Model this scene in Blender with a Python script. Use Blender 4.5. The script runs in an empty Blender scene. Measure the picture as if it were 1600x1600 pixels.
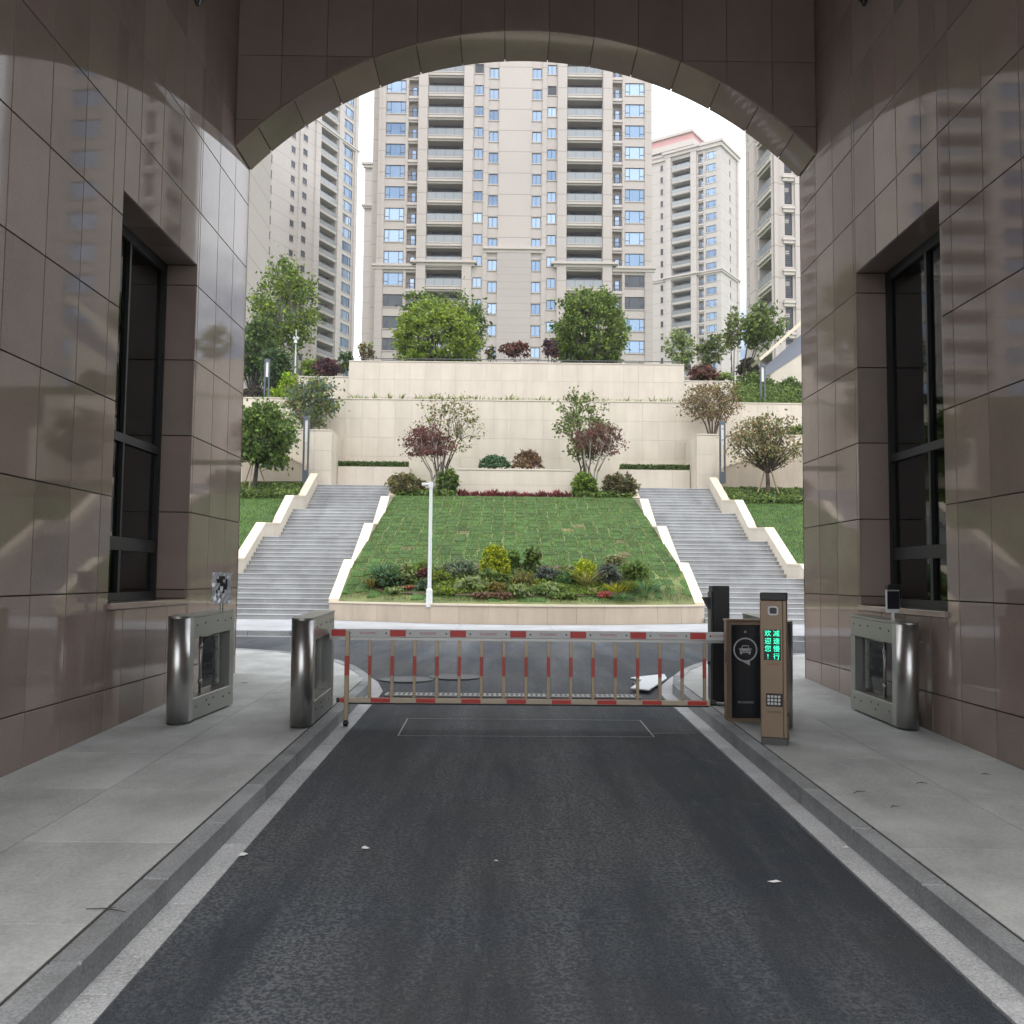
import bpy, math, random
import numpy as np
from math import sin, cos, pi, radians, sqrt, atan2, asin
from mathutils import Vector, Matrix
random.seed(7)
RNG = np.random.default_rng(11)
S = bpy.context.scene
COL = S.collection

# ---------------------------------------------------------------- camera
F, PITCH, YAW, ROLL, HC = 1480.0, radians(3.98), radians(0.35), 0.0098, 1.83
fw = Vector((sin(YAW) * cos(PITCH), cos(YAW) * cos(PITCH), sin(PITCH)))
r0 = Vector((cos(YAW), -sin(YAW), 0))
u0 = r0.cross(fw)
rt = r0 * cos(ROLL) + u0 * sin(ROLL)
up = u0 * cos(ROLL) - r0 * sin(ROLL)
CAMPOS = Vector((0, 0, HC))
cd = bpy.data.cameras.new('camera')
cam = bpy.data.objects.new('camera', cd)
COL.objects.link(cam)
cd.sensor_fit = 'HORIZONTAL'
cd.sensor_width = 36.0
cd.lens = 36.0 * F / 1600.0
cd.clip_start = 0.05
cd.clip_end = 3000
M3 = Matrix((rt, up, -fw)).transposed()
cam.matrix_world = Matrix.Translation(CAMPOS) @ M3.to_4x4()
S.camera = cam


def at(px, py, Y):
    """point of the photograph's pixel (1600 wide) on the plane at distance Y"""
    d = rt * (px - 800) + up * (800 - py) + fw * F
    return CAMPOS + d * (Y / d.y)


# ---------------------------------------------------------------- sky and sun (overcast, bright cloud with blue breaks)
SUN_EL, SUN_AZ = 57.0, 180.0      # behind the camera, to its left
w = bpy.data.worlds.new('World')
S.world = w
w.use_nodes = True
nt = w.node_tree
nt.nodes.clear()
wo = nt.nodes.new('ShaderNodeOutputWorld')
bg = nt.nodes.new('ShaderNodeBackground')
sky = nt.nodes.new('ShaderNodeTexSky')
sky.sky_type = 'NISHITA'
sky.sun_disc = False
sky.sun_elevation = radians(SUN_EL)
sky.sun_rotation = radians(SUN_AZ)
sky.air_density = 1.0
sky.dust_density = 1.5
tc = nt.nodes.new('ShaderNodeTexCoord')
mp = nt.nodes.new('ShaderNodeMapping')
mp.inputs['Scale'].default_value = (1.5, 1.5, 3.2)
mp.inputs['Location'].default_value = (0.35, 0.1, 0.2)
nz = nt.nodes.new('ShaderNodeTexNoise')
nz.inputs['Scale'].default_value = 1.7
nz.inputs['Detail'].default_value = 7
nz.inputs['Roughness'].default_value = 0.55
cr = nt.nodes.new('ShaderNodeValToRGB')
cr.color_ramp.elements[0].position = 0.36
cr.color_ramp.elements[1].position = 0.50
mx = nt.nodes.new('ShaderNodeMix')
mx.data_type = 'RGBA'
mx.inputs['B'].default_value = (17.5, 17.9, 18.6, 1)
bg.inputs['Strength'].default_value = 0.10
L = nt.links.new
L(tc.outputs['Generated'], mp.inputs['Vector'])
L(mp.outputs['Vector'], nz.inputs['Vector'])
L(nz.outputs['Fac'], cr.inputs['Fac'])
L(cr.outputs['Color'], mx.inputs['Factor'])
L(sky.outputs['Color'], mx.inputs['A'])
L(mx.outputs['Result'], bg.inputs['Color'])
L(bg.outputs['Background'], wo.inputs['Surface'])

sl = bpy.data.lights.new('sun', 'SUN')
sl.energy = 1.0
sl.angle = radians(25)
sl.color = (1.0, 0.97, 0.93)
sun = bpy.data.objects.new('sun', sl)
COL.objects.link(sun)
az = radians(SUN_AZ)
sdir = Vector((sin(az) * cos(radians(SUN_EL)), cos(az) * cos(radians(SUN_EL)), sin(radians(SUN_EL))))
sun.rotation_euler = sdir.to_track_quat('Z', 'Y').to_euler()
sun.location = (-10, -20, 60)

S.view_settings.view_transform = 'Standard'
S.view_settings.look = 'None'
S.view_settings.gamma = 1
S.view_settings.use_curve_mapping = False
S.view_settings.exposure = 0.50
S.render.engine = 'CYCLES'
S.cycles.max_bounces = 8
S.cycles.diffuse_bounces = 4
S.cycles.glossy_bounces = 4
S.cycles.transmission_bounces = 4
S.cycles.transparent_max_bounces = 8
S.cycles.caustics_reflective = False
S.cycles.caustics_refractive = False
S.cycles.use_denoising = True


# ---------------------------------------------------------------- helpers
def tag(o, label=None, cat=None, group=None, kind=None):
    if label: o['label'] = label
    if cat: o['category'] = cat
    if group: o['group'] = group
    if kind: o['kind'] = kind
    return o


def link(name, me, parent=None, loc=None, rot=None):
    o = bpy.data.objects.new(name, me)
    COL.objects.link(o)
    if parent is not None: o.parent = parent
    if loc is not None: o.location = loc
    if rot is not None: o.rotation_euler = rot
    return o


def thing(name, label, cat, loc=(0, 0, 0), rz=0.0, group=None):
    o = link(name, None, None, loc, (0, 0, rz))
    o.empty_display_size = 0.2
    return tag(o, label, cat, group)


def copy_tree(o, parent=None):
    c = o.copy()
    COL.objects.link(c)
    if parent is not None: c.parent = parent
    for ch in list(o.children):
        copy_tree(ch, c)
    return c


def np_mesh(name, co, faces_n, loops, mats, midx=None, smooth=False):
    """faces_n: verts per face (int or array), loops: flat vertex index array"""
    me = bpy.data.meshes.new(name)
    nf = len(loops) // faces_n if isinstance(faces_n, int) else len(faces_n)
    me.vertices.add(len(co))
    me.vertices.foreach_set('co', np.asarray(co, dtype=np.float32).ravel())
    me.loops.add(len(loops))
    me.loops.foreach_set('vertex_index', np.asarray(loops, dtype=np.int32))
    me.polygons.add(nf)
    if isinstance(faces_n, int):
        st = np.arange(nf, dtype=np.int32) * faces_n
    else:
        st = np.concatenate(([0], np.cumsum(faces_n)[:-1])).astype(np.int32)
    me.polygons.foreach_set('loop_start', st)
    if midx is not None:
        me.polygons.foreach_set('material_index', np.asarray(midx, dtype=np.int32))
    me.polygons.foreach_set('use_smooth', np.full(nf, bool(smooth)))
    for m in mats: me.materials.append(m)
    me.update(calc_edges=True)
    return me


class MB:
    def __init__(self):
        self.v = []; self.f = []; self.m = []

    def poly(self, pts, mi=0):
        b = len(self.v)
        self.v += [tuple(p) for p in pts]
        self.f.append(tuple(range(b, b + len(pts)))); self.m.append(mi)
        return self

    def box(self, x0, x1, y0, y1, z0, z1, mi=0, bev=0.0):
        b = len(self.v)
        if bev <= 0:
            self.v += [(x0, y0, z0), (x1, y0, z0), (x1, y1, z0), (x0, y1, z0), (x0, y0, z1), (x1, y0, z1), (x1, y1, z1), (x0, y1, z1)]
            fs = [(3, 2, 1, 0), (4, 5, 6, 7), (0, 1, 5, 4), (1, 2, 6, 5), (2, 3, 7, 6), (3, 0, 4, 7)]
            for q in fs: self.f.append(tuple(b + i for i in q)); self.m.append(mi)
            return self
        c = min(bev, (x1 - x0) * .45, (y1 - y0) * .45, (z1 - z0) * .45)
        idx = {}
        X, Y, Z = (x0, x1), (y0, y1), (z0, z1)
        sx = lambda i: c if i == 0 else -c
        for i in (0, 1):
            for j in (0, 1):
                for k in (0, 1):
                    idx[i, j, k, 'x'] = len(self.v); self.v.append((X[i], Y[j] + sx(j), Z[k] + sx(k)))
                    idx[i, j, k, 'y'] = len(self.v); self.v.append((X[i] + sx(i), Y[j], Z[k] + sx(k)))
                    idx[i, j, k, 'z'] = len(self.v); self.v.append((X[i] + sx(i), Y[j] + sx(j), Z[k]))
        def ad(q): self.f.append(tuple(q)); self.m.append(mi)
        for i in (0, 1):
            q = [idx[i, 0, 0, 'x'], idx[i, 1, 0, 'x'], idx[i, 1, 1, 'x'], idx[i, 0, 1, 'x']]; ad(q if i else q[::-1])
            q = [idx[0, i, 0, 'y'], idx[0, i, 1, 'y'], idx[1, i, 1, 'y'], idx[1, i, 0, 'y']]; ad(q if i else q[::-1])
            q = [idx[0, 0, i, 'z'], idx[1, 0, i, 'z'], idx[1, 1, i, 'z'], idx[0, 1, i, 'z']]; ad(q if i else q[::-1])
        for i in (0, 1):
            for j in (0, 1):
                s = (i == j)
                q = [idx[i, j, 0, 'x'], idx[i, j, 0, 'y'], idx[i, j, 1, 'y'], idx[i, j, 1, 'x']]; ad(q if s else q[::-1])
                q = [idx[0, i, j, 'y'], idx[1, i, j, 'y'], idx[1, i, j, 'z'], idx[0, i, j, 'z']]; ad(q if s else q[::-1])
                q = [idx[i, 0, j, 'x'], idx[i, 0, j, 'z'], idx[i, 1, j, 'z'], idx[i, 1, j, 'x']]; ad(q if s else q[::-1])
        for i in (0, 1):
            for j in (0, 1):
                for k in (0, 1):
                    q = [idx[i, j, k, 'x'], idx[i, j, k, 'y'], idx[i, j, k, 'z']]
                    ad(q if (i + j + k) % 2 == 1 else q[::-1])
        return self

    def prism(self, poly, axis, a, b_, mi=0):
        """extrude a 2-D outline along axis 'x' (poly in y,z), 'y' (x,z) or 'z' (x,y)"""
        def P(p, t):
            return {'x': (t, p[0], p[1]), 'y': (p[0], t, p[1]), 'z': (p[0], p[1], t)}[axis]
        n = len(poly); b = len(self.v)
        self.v += [P(p, a) for p in poly] + [P(p, b_) for p in poly]
        self.f.append(tuple(range(b, b + n))); self.m.append(mi)
        self.f.append(tuple(range(b + 2 * n - 1, b + n - 1, -1))); self.m.append(mi)
        for i in range(n):
            j = (i + 1) % n
            self.f.append((b + i, b + n + i, b + n + j, b + j)); self.m.append(mi)
        return self

    def tube(self, p0, p1, ra, rb=None, n=8, mi=0, caps=True):
        rb = ra if rb is None else rb
        p0, p1 = Vector(p0), Vector(p1)
        d = (p1 - p0)
        if d.length < 1e-6: return self
        d.normalize()
        a = d.orthogonal().normalized(); c = d.cross(a)
        b = len(self.v)
        for p, r in ((p0, ra), (p1, rb)):
            for i in range(n):
                t = 2 * pi * i / n
                self.v.append(tuple(p + (a * cos(t) + c * sin(t)) * r))
        for i in range(n):
            j = (i + 1) % n
            self.f.append((b + i, b + j, b + n + j, b + n + i)); self.m.append(mi)
        if caps:
            self.f.append(tuple(range(b + n - 1, b - 1, -1))); self.m.append(mi)
            self.f.append(tuple(range(b + n, b + 2 * n))); self.m.append(mi)
        return self

    def path(self, pts, radii, n=6, mi=0):
        for i in range(len(pts) - 1):
            self.tube(pts[i], pts[i + 1], radii[i], radii[i + 1], n, mi, caps=(i == len(pts) - 2))
        return self

    def build(self, name, mats, parent=None, org=(0, 0, 0), smooth=False):
        if not isinstance(mats, (list, tuple)): mats = [mats]
        me = self.mesh(name, mats, org, smooth)
        return link(name, me, parent)

    def mesh(self, name, mats, org=(0, 0, 0), smooth=False):
        if not isinstance(mats, (list, tuple)): mats = [mats]
        co = np.array(self.v, dtype=np.float64) - np.array(org)
        fn = np.array([len(f) for f in self.f], dtype=np.int32)
        lp = np.array([i for f in self.f for i in f], dtype=np.int32)
        return np_mesh(name, co, fn, lp, mats, self.m, smooth)


# ---------------------------------------------------------------- materials
def base_mat(name, rgb, rough=0.6, metal=0.0, spec=0.5):
    m = bpy.data.materials.new(name)
    m.use_nodes = True
    b = m.node_tree.nodes['Principled BSDF']
    b.inputs['Base Color'].default_value = (*rgb, 1)
    b.inputs['Roughness'].default_value = rough
    b.inputs['Metallic'].default_value = metal
    b.inputs['Specular IOR Level'].default_value = spec
    return m


def node(m, t, **kw):
    n = m.node_tree.nodes.new(t)
    for k, v in kw.items():
        if hasattr(n, k): setattr(n, k, v)
        else: n.inputs[k].default_value = v
    return n


def stone(name, rgb, rough=0.6, speck=0.25, scale=60.0, blotch=0.15, bscale=0.8, rnd=0.12, bump=0.0, spec=0.5, coord='Object', metal=0.0, stretch=None, warm=0.0, stain=0.0, sscale=(1.0, 1.0, 1.0)):
    """base colour varied by fine grain, broad blotches and a per-object shift"""
    m = base_mat(name, rgb, rough, metal, spec)
    T = m.node_tree; lk = T.links.new
    b = T.nodes['Principled BSDF']
    t = node(m, 'ShaderNodeTexCoord')
    src = t.outputs[coord]
    if coord == 'World':
        pass
    if stretch:
        mpn = node(m, 'ShaderNodeMapping'); mpn.inputs['Scale'].default_value = stretch
        lk(src, mpn.inputs['Vector']); src = mpn.outputs['Vector']
    oi = node(m, 'ShaderNodeObjectInfo')
    off = node(m, 'ShaderNodeVectorMath', operation='ADD')
    sc = node(m, 'ShaderNodeMath', operation='MULTIPLY'); sc.inputs[1].default_value = 37.0
    lk(oi.outputs['Random'], sc.inputs[0]); lk(src, off.inputs[0]); lk(sc.outputs[0], off.inputs[1])
    n1 = node(m, 'ShaderNodeTexNoise', Scale=scale, Detail=3.0, Roughness=0.7)
    n2 = node(m, 'ShaderNodeTexNoise', Scale=bscale, Detail=4.0, Roughness=0.6)
    lk(off.outputs[0], n1.inputs['Vector']); lk(off.outputs[0], n2.inputs['Vector'])
    def amp(sock, a):
        k = node(m, 'ShaderNodeMath', operation='SUBTRACT'); k.inputs[1].default_value = 0.5; lk(sock, k.inputs[0])
        g = node(m, 'ShaderNodeMath', operation='MULTIPLY'); g.inputs[1].default_value = 2 * a; lk(k.outputs[0], g.inputs[0])
        return g.outputs[0]
    s1 = node(m, 'ShaderNodeMath', operation='ADD'); lk(amp(n1.outputs['Fac'], speck * 1.6), s1.inputs[0]); lk(amp(n2.outputs['Fac'], blotch * 1.8), s1.inputs[1])
    s2 = node(m, 'ShaderNodeMath', operation='ADD'); lk(s1.outputs[0], s2.inputs[0]); lk(amp(oi.outputs['Random'], rnd), s2.inputs[1])
    s3 = node(m, 'ShaderNodeMath', operation='ADD'); s3.inputs[1].default_value = 1.0; lk(s2.outputs[0], s3.inputs[0])
    mul = node(m, 'ShaderNodeVectorMath', operation='SCALE'); mul.inputs[0].default_value = rgb; lk(s3.outputs[0], mul.inputs['Scale'])
    if warm:
        hv = node(m, 'ShaderNodeMix', data_type='RGBA')
        hv.inputs['B'].default_value = (rgb[0] * 1.02, rgb[1] * (1 - warm), rgb[2] * (1 + warm * .55), 1)
        fr = node(m, 'ShaderNodeMath', operation='FRACT'); k9 = node(m, 'ShaderNodeMath', operation='MULTIPLY'); k9.inputs[1].default_value = 7.31
        lk(oi.outputs['Random'], k9.inputs[0]); lk(k9.outputs[0], fr.inputs[0]); lk(fr.outputs[0], hv.inputs['Factor'])
        hv.inputs['A'].default_value = (*rgb, 1)
        lk(hv.outputs['Result'], mul.inputs[0])
    col = mul.outputs[0]
    if stain:   # dirt that runs across the pieces, tied to the place
        gp = node(m, 'ShaderNodeNewGeometry'); mq = node(m, 'ShaderNodeMapping'); mq.inputs['Scale'].default_value = sscale; lk(gp.outputs['Position'], mq.inputs['Vector'])
        n3 = node(m, 'ShaderNodeTexNoise', Scale=1.0, Detail=6.0, Roughness=0.62); lk(mq.outputs[0], n3.inputs['Vector'])
        mr = node(m, 'ShaderNodeMapRange'); mr.inputs['From Min'].default_value = .42; mr.inputs['From Max'].default_value = .72; mr.inputs['To Min'].default_value = 1.0; mr.inputs['To Max'].default_value = 1.0 - stain
        lk(n3.outputs['Fac'], mr.inputs['Value'])
        m2 = node(m, 'ShaderNodeVectorMath', operation='SCALE'); lk(col, m2.inputs[0]); lk(mr.outputs[0], m2.inputs['Scale']); col = m2.outputs[0]
    lk(col, b.inputs['Base Color'])
    if bump:
        bp = node(m, 'ShaderNodeBump', Strength=bump, Distance=0.01); lk(n1.outputs['Fac'], bp.inputs['Height']); lk(bp.outputs[0], b.inputs['Normal'])
    m['tail'] = 1
    return m


def leafmat(name, rgb, var=0.45, hue=0.25, rough=0.55):
    m = base_mat(name, rgb, rough, 0, 0.35)
    T = m.node_tree; lk = T.links.new; b = T.nodes['Principled BSDF']
    g = node(m, 'ShaderNodeNewGeometry')
    r = node(m, 'ShaderNodeValToRGB')
    e = r.color_ramp.elements
    e[0].position = 0.0; e[0].color = (rgb[0] * (1 - var) * (1 - hue * .3), rgb[1] * (1 - var), rgb[2] * (1 - var), 1)
    e[1].position = 1.0; e[1].color = (min(1, rgb[0] * (1 + var) * (1 + hue)), min(1, rgb[1] * (1 + var)), rgb[2] * (1 + var * .6), 1)
    lk(g.outputs['Random Per Island'], r.inputs['Fac'])
    lk(r.outputs['Color'], b.inputs['Base Color'])
    tr = node(m, 'ShaderNodeBsdfTranslucent'); lk(r.outputs['Color'], tr.inputs['Color'])
    ms = node(m, 'ShaderNodeMixShader'); ms.inputs['Fac'].default_value = 0.38
    lk(b.outputs[0], ms.inputs[1]); lk(tr.outputs[0], ms.inputs[2])
    lk(ms.outputs[0], T.nodes['Material Output'].inputs['Surface'])
    return m


def wavy(m, strength=0.02, scale=1.2):
    """very slight unevenness so that polished faces mirror a little distorted"""
    T = m.node_tree; b = T.nodes['Principled BSDF']
    t = node(m, 'ShaderNodeTexCoord')
    n = node(m, 'ShaderNodeTexNoise', Scale=scale, Detail=2.0)
    oi = node(m, 'ShaderNodeObjectInfo'); off = node(m, 'ShaderNodeVectorMath', operation='ADD')
    sc = node(m, 'ShaderNodeMath', operation='MULTIPLY'); sc.inputs[1].default_value = 53.0
    T.links.new(oi.outputs['Random'], sc.inputs[0]); T.links.new(sc.outputs[0], off.inputs[1])
    T.links.new(t.outputs['Object'], off.inputs[0]); T.links.new(off.outputs[0], n.inputs['Vector'])
    bp = node(m, 'ShaderNodeBump', Strength=strength, Distance=0.02)
    T.links.new(n.outputs['Fac'], bp.inputs['Height'])
    T.links.new(bp.outputs[0], b.inputs['Normal'])
    return m


MT = {}
MT['brown'] = wavy(stone('polished_brown_stone', (0.285, 0.229, 0.193), 0.04, 0.22, 110, 0.12, 1.3, 0.13, spec=0.28, warm=0.035), 0.005, 1.0)
MT['joint'] = base_mat('dark_joint', (0.018, 0.014, 0.013), 0.9)
MT['shell'] = base_mat('dark_backing', (0.022, 0.018, 0.017), 0.6)
MT['ceiling'] = base_mat('ceiling_paint', (0.30, 0.27, 0.25), 0.8)
MT['dark_alu'] = base_mat('dark_aluminium', (0.018, 0.019, 0.020), 0.45, 0.3)
MT['granite'] = stone('grey_granite', (0.31, 0.32, 0.325), 0.75, 0.50, 70, 0.22, 2.0, 0.14, 0.3, stain=.4, sscale=(2, 1.2, 2))
MT['granite_lt'] = stone('light_granite', (0.47, 0.475, 0.48), 0.75, 0.60, 70, 0.22, 2.0, 0.12, 0.3)
MT['slab'] = stone('sidewalk_stone', (0.49, 0.505, 0.485), 0.66, 0.24, 45, 0.20, 1.6, 0.07, 0.15, stain=.34, sscale=(1.3, .6, 1))
MT['slab_far'] = stone('far_pavement_stone', (0.385, 0.395, 0.41), 0.65, 0.10, 30, 0.10, 1.4, 0.06, stain=.25, sscale=(.8, .8, .8))
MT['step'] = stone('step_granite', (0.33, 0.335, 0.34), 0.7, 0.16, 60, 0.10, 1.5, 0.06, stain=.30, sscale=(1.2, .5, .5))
MT['nosing'] = stone('lit_tread_granite', (0.44, 0.445, 0.45), 0.6, 0.16, 60, 0.10, 1.5, 0.06, stain=.25, sscale=(1.2, .5, .5))  # same granite as the risers, lightened so the tread edges look lit
MT['beige'] = stone('beige_stone', (0.605, 0.54, 0.45), 0.55, 0.05, 60, 0.05, 1.2, 0.035, stain=.13, sscale=(1.6, 1.6, .22))
MT['coping'] = stone('cream_coping_stone', (0.70, 0.61, 0.47), 0.55, 0.05, 60, 0.05, 1.2, 0.03)
MT['planter'] = stone('pink_beige_stone', (0.50, 0.415, 0.325), 0.5, 0.08, 80, 0.06, 1.2, 0.05, stain=.2, sscale=(2, 2, .4))
MT['steel'] = stone('brushed_steel', (0.50, 0.49, 0.475), 0.30, 0.10, 40, 0.06, 3, 0.0, metal=0.95, stretch=(40, 40, 0.6))
MT['steel_pl'] = base_mat('steel_plate', (0.37, 0.37, 0.345), 0.36, 0.9)
MT['steel_dk'] = base_mat('dark_steel', (0.10, 0.10, 0.10), 0.4, 0.8)
MT['black'] = base_mat('black_paint', (0.012, 0.012, 0.013), 0.4)
MT['panel_blk'] = base_mat('gloss_black_panel', (0.012, 0.014, 0.018), 0.16)
MT['bronze'] = stone('bronze_paint', (0.26, 0.185, 0.125), 0.38, 0.04, 300, 0.04, 2, 0, metal=0.35)
MT['cream'] = base_mat('cream_paint', (0.55, 0.46, 0.34), 0.45)
MT['picket'] = stone('champagne_aluminium', (0.40, 0.31, 0.21), 0.38, 0.05, 200, 0.05, 3, 0, metal=0.5)
MT['red'] = stone('reflective_red', (0.56, 0.045, 0.035), 0.4, 0.06, 150, 0.08, 4, 0)
MT['red_dk'] = base_mat('red_sleeve', (0.50, 0.085, 0.06), 0.5)
MT['white'] = stone('white_paint', (0.66, 0.66, 0.65), 0.45, 0.04, 50, 0.05, 3, 0)
MT['text_red'] = base_mat('red_print', (0.45, 0.03, 0.03), 0.5)
MT['text_grey'] = base_mat('grey_print', (0.55, 0.56, 0.58), 0.4)
MT['text_dark'] = base_mat('dark_print', (0.05, 0.03, 0.02), 0.5)
MT['lamp'] = base_mat('slate_metal', (0.10, 0.115, 0.14), 0.4, 0.4)
MT['pole'] = base_mat('pole_white', (0.70, 0.73, 0.74), 0.35)
MT['diffuser'] = base_mat('milky_diffuser', (0.75, 0.72, 0.66), 0.4)
MT['soil'] = stone('soil', (0.10, 0.07, 0.045), 0.9, 0.4, 12, 0.3, 2, 0)
MT['straw'] = stone('dry_turf_seam', (0.125, 0.145, 0.05), 0.9, 0.6, 25, 0.75, .9, 0)
MT['turf'] = stone('turf', (0.047, 0.108, 0.017), 0.85, 0.7, 22, 0.6, 1.7, 0.18, 0.9, stain=.3, sscale=(.8, .5, .5))
MT['turf_dry'] = stone('dry_turf', (0.145, 0.135, 0.055), 0.85, 0.7, 22, 0.5, 1.7, 0.2, 0.9)
MT['grassbed'] = stone('lawn_ground', (0.07, 0.125, 0.03), 0.85, 0.6, 18, 0.5, 0.7, 0, 0.8)
MT['bark'] = stone('bark', (0.105, 0.078, 0.058), 0.85, 0.35, 25, 0.2, 3, 0.1)
MT['bark_dk'] = stone('dark_bark', (0.055, 0.05, 0.045), 0.85, 0.35, 25, 0.2, 3, 0.1)
MT['bark_pale'] = stone('pale_bark', (0.34, 0.31, 0.27), 0.8, 0.3, 15, 0.2, 3, 0.1)
MT['stake'] = stone('wooden_stake', (0.30, 0.22, 0.14), 0.8, 0.3, 20, 0.2, 3, 0.15)
MT['ground'] = stone('earth_ground', (0.20, 0.19, 0.17), 0.9, 0.2, 3, 0.2, 0.2, 0)
MT['foam'] = base_mat('white_board', (0.72, 0.74, 0.76), 0.6)
MT['iron'] = stone('cast_iron', (0.12, 0.12, 0.12), 0.6, 0.3, 40, 0.2, 3, 0, metal=0.4)
MT['cover'] = stone('manhole_concrete', (0.105, 0.107, 0.11), 0.75, 0.3, 60, 0.2, 4, 0.1)
MT['grate'] = base_mat('pale_grate', (0.36, 0.36, 0.35), 0.6)
MT['led_back'] = base_mat('display_back', (0.004, 0.022, 0.014), 0.3)  # glow of the lit characters put into the panel colour
MT['dirt'] = base_mat('dirty_joint', (0.045, 0.042, 0.038), 0.9)
MT['railglass'] = base_mat('balcony_glass', (0.27, 0.29, 0.30), 0.08, 0.25, 0.6)
MT['tower_frame'] = base_mat('window_frame_dark', (0.07, 0.06, 0.075), 0.5)
MT['tower_glass'] = base_mat('coated_window_glass', (0.25, 0.34, 0.46), 0.03, 0.72, 0.6)
MT['tower_glass_dk'] = base_mat('dim_window_glass', (0.05, 0.06, 0.075), 0.05, 0.1, 0.6)
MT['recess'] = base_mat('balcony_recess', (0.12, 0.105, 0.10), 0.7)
MT['pink'] = base_mat('pink_roof_band', (0.56, 0.30, 0.29), 0.6)
MT['grey_panel'] = base_mat('grey_ramp_panel', (0.18, 0.195, 0.235), 0.5)
MT['interior'] = base_mat('guardroom_wall', (0.30, 0.30, 0.30), 0.8)
MT['paper'] = base_mat('paper_scrap', (0.75, 0.74, 0.72), 0.7)
MT['saw'] = base_mat('loop_sealant', (0.36, 0.36, 0.36), 0.8)
MT['film'] = base_mat('crumpled_film', (0.55, 0.57, 0.6), 0.18, 0.15, 0.7)


def asphalt():
    m = base_mat('asphalt', (0.05, 0.05, 0.055), 0.85, 0, 0.35)
    T = m.node_tree; lk = T.links.new; b = T.nodes['Principled BSDF']
    t = node(m, 'ShaderNodeTexCoord'); src = t.outputs['Object']
    def noise(sc, det=3.0, ro=0.6, stretch=None):
        v = src
        if stretch:
            q = node(m, 'ShaderNodeMapping'); q.inputs['Scale'].default_value = stretch; lk(src, q.inputs['Vector']); v = q.outputs[0]
        n = node(m, 'ShaderNodeTexNoise', Scale=sc, Detail=det, Roughness=ro); lk(v, n.inputs['Vector']); return n.outputs['Fac']
    def ramp(s_, p0, c0, p1, c1):
        r = node(m, 'ShaderNodeValToRGB'); e = r.color_ramp.elements
        e[0].position = p0; e[0].color = (*c0, 1); e[1].position = p1; e[1].color = (*c1, 1); lk(s_, r.inputs['Fac']); return r.outputs['Color']
    def mix(f, a, c):
        x = node(m, 'ShaderNodeMix', data_type='RGBA'); lk(f, x.inputs['Factor'])
        for k, v in (('A', a), ('B', c)):
            if isinstance(v, tuple): x.inputs[k].default_value = (*v, 1)
            else: lk(v, x.inputs[k])
        return x.outputs['Result']
    def mul(a, c):
        x = node(m, 'ShaderNodeMath', operation='MULTIPLY'); lk(a, x.inputs[0])
        if isinstance(c, float): x.inputs[1].default_value = c
        else: lk(c, x.inputs[1])
        return x.outputs[0]
    stonec = ramp(noise(150, 2.0, 0.8), .36, (0.011, 0.0145, 0.019), .70, (0.080, 0.096, 0.118))      # aggregate
    broad = ramp(noise(.45, 4.0, .6), .40, (0, 0, 0), .66, (1, 1, 1))
    brown = mix(mul(broad, .5), stonec, (0.074, 0.064, 0.054))
    tracks = ramp(noise(1.0, 7.0, .68, (1.0, .13, 1)), .44, (0, 0, 0), .66, (1, 1, 1))                # dusty tyre tracks
    grain = ramp(noise(48, 2.0, .7), .44, (0, 0, 0), .60, (1, 1, 1))
    dust = mix(mul(mul(tracks, grain), .8), mix(mul(tracks, .22), brown, (0.118, 0.126, 0.136)), (0.20, 0.21, 0.222))
    scuff = ramp(noise(5.5, 5.0, .7, (1, .5, 1)), .60, (0, 0, 0), .74, (1, 1, 1))
    sc2 = mix(mul(mul(scuff, grain), .55), dust, (0.17, 0.17, 0.175))
    v = node(m, 'ShaderNodeTexVoronoi', Scale=30.0); lk(src, v.inputs['Vector'])
    lt = node(m, 'ShaderNodeMath', operation='LESS_THAN'); lt.inputs[1].default_value = 0.10; lk(v.outputs['Distance'], lt.inputs[0])
    lk(mix(mul(lt.outputs[0], mul(broad, .8)), sc2, (0.33, 0.33, 0.32)), b.inputs['Base Color'])
    bp = node(m, 'ShaderNodeBump', Strength=.9, Distance=0.006); lk(noise(150, 2.0, .8), bp.inputs['Height']); lk(bp.outputs[0], b.inputs['Normal'])
    return m


MT['asphalt'] = asphalt()
_m = MT['tower_glass']; _b = _m.node_tree.nodes['Principled BSDF']; _o = node(_m, 'ShaderNodeObjectInfo'); _r = node(_m, 'ShaderNodeValToRGB')
_r.color_ramp.elements[0].color = (0.16, 0.24, 0.35, 1); _r.color_ramp.elements[1].color = (0.34, 0.44, 0.56, 1)
_m.node_tree.links.new(_o.outputs['Random'], _r.inputs['Fac']); _m.node_tree.links.new(_r.outputs['Color'], _b.inputs['Base Color'])


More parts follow.
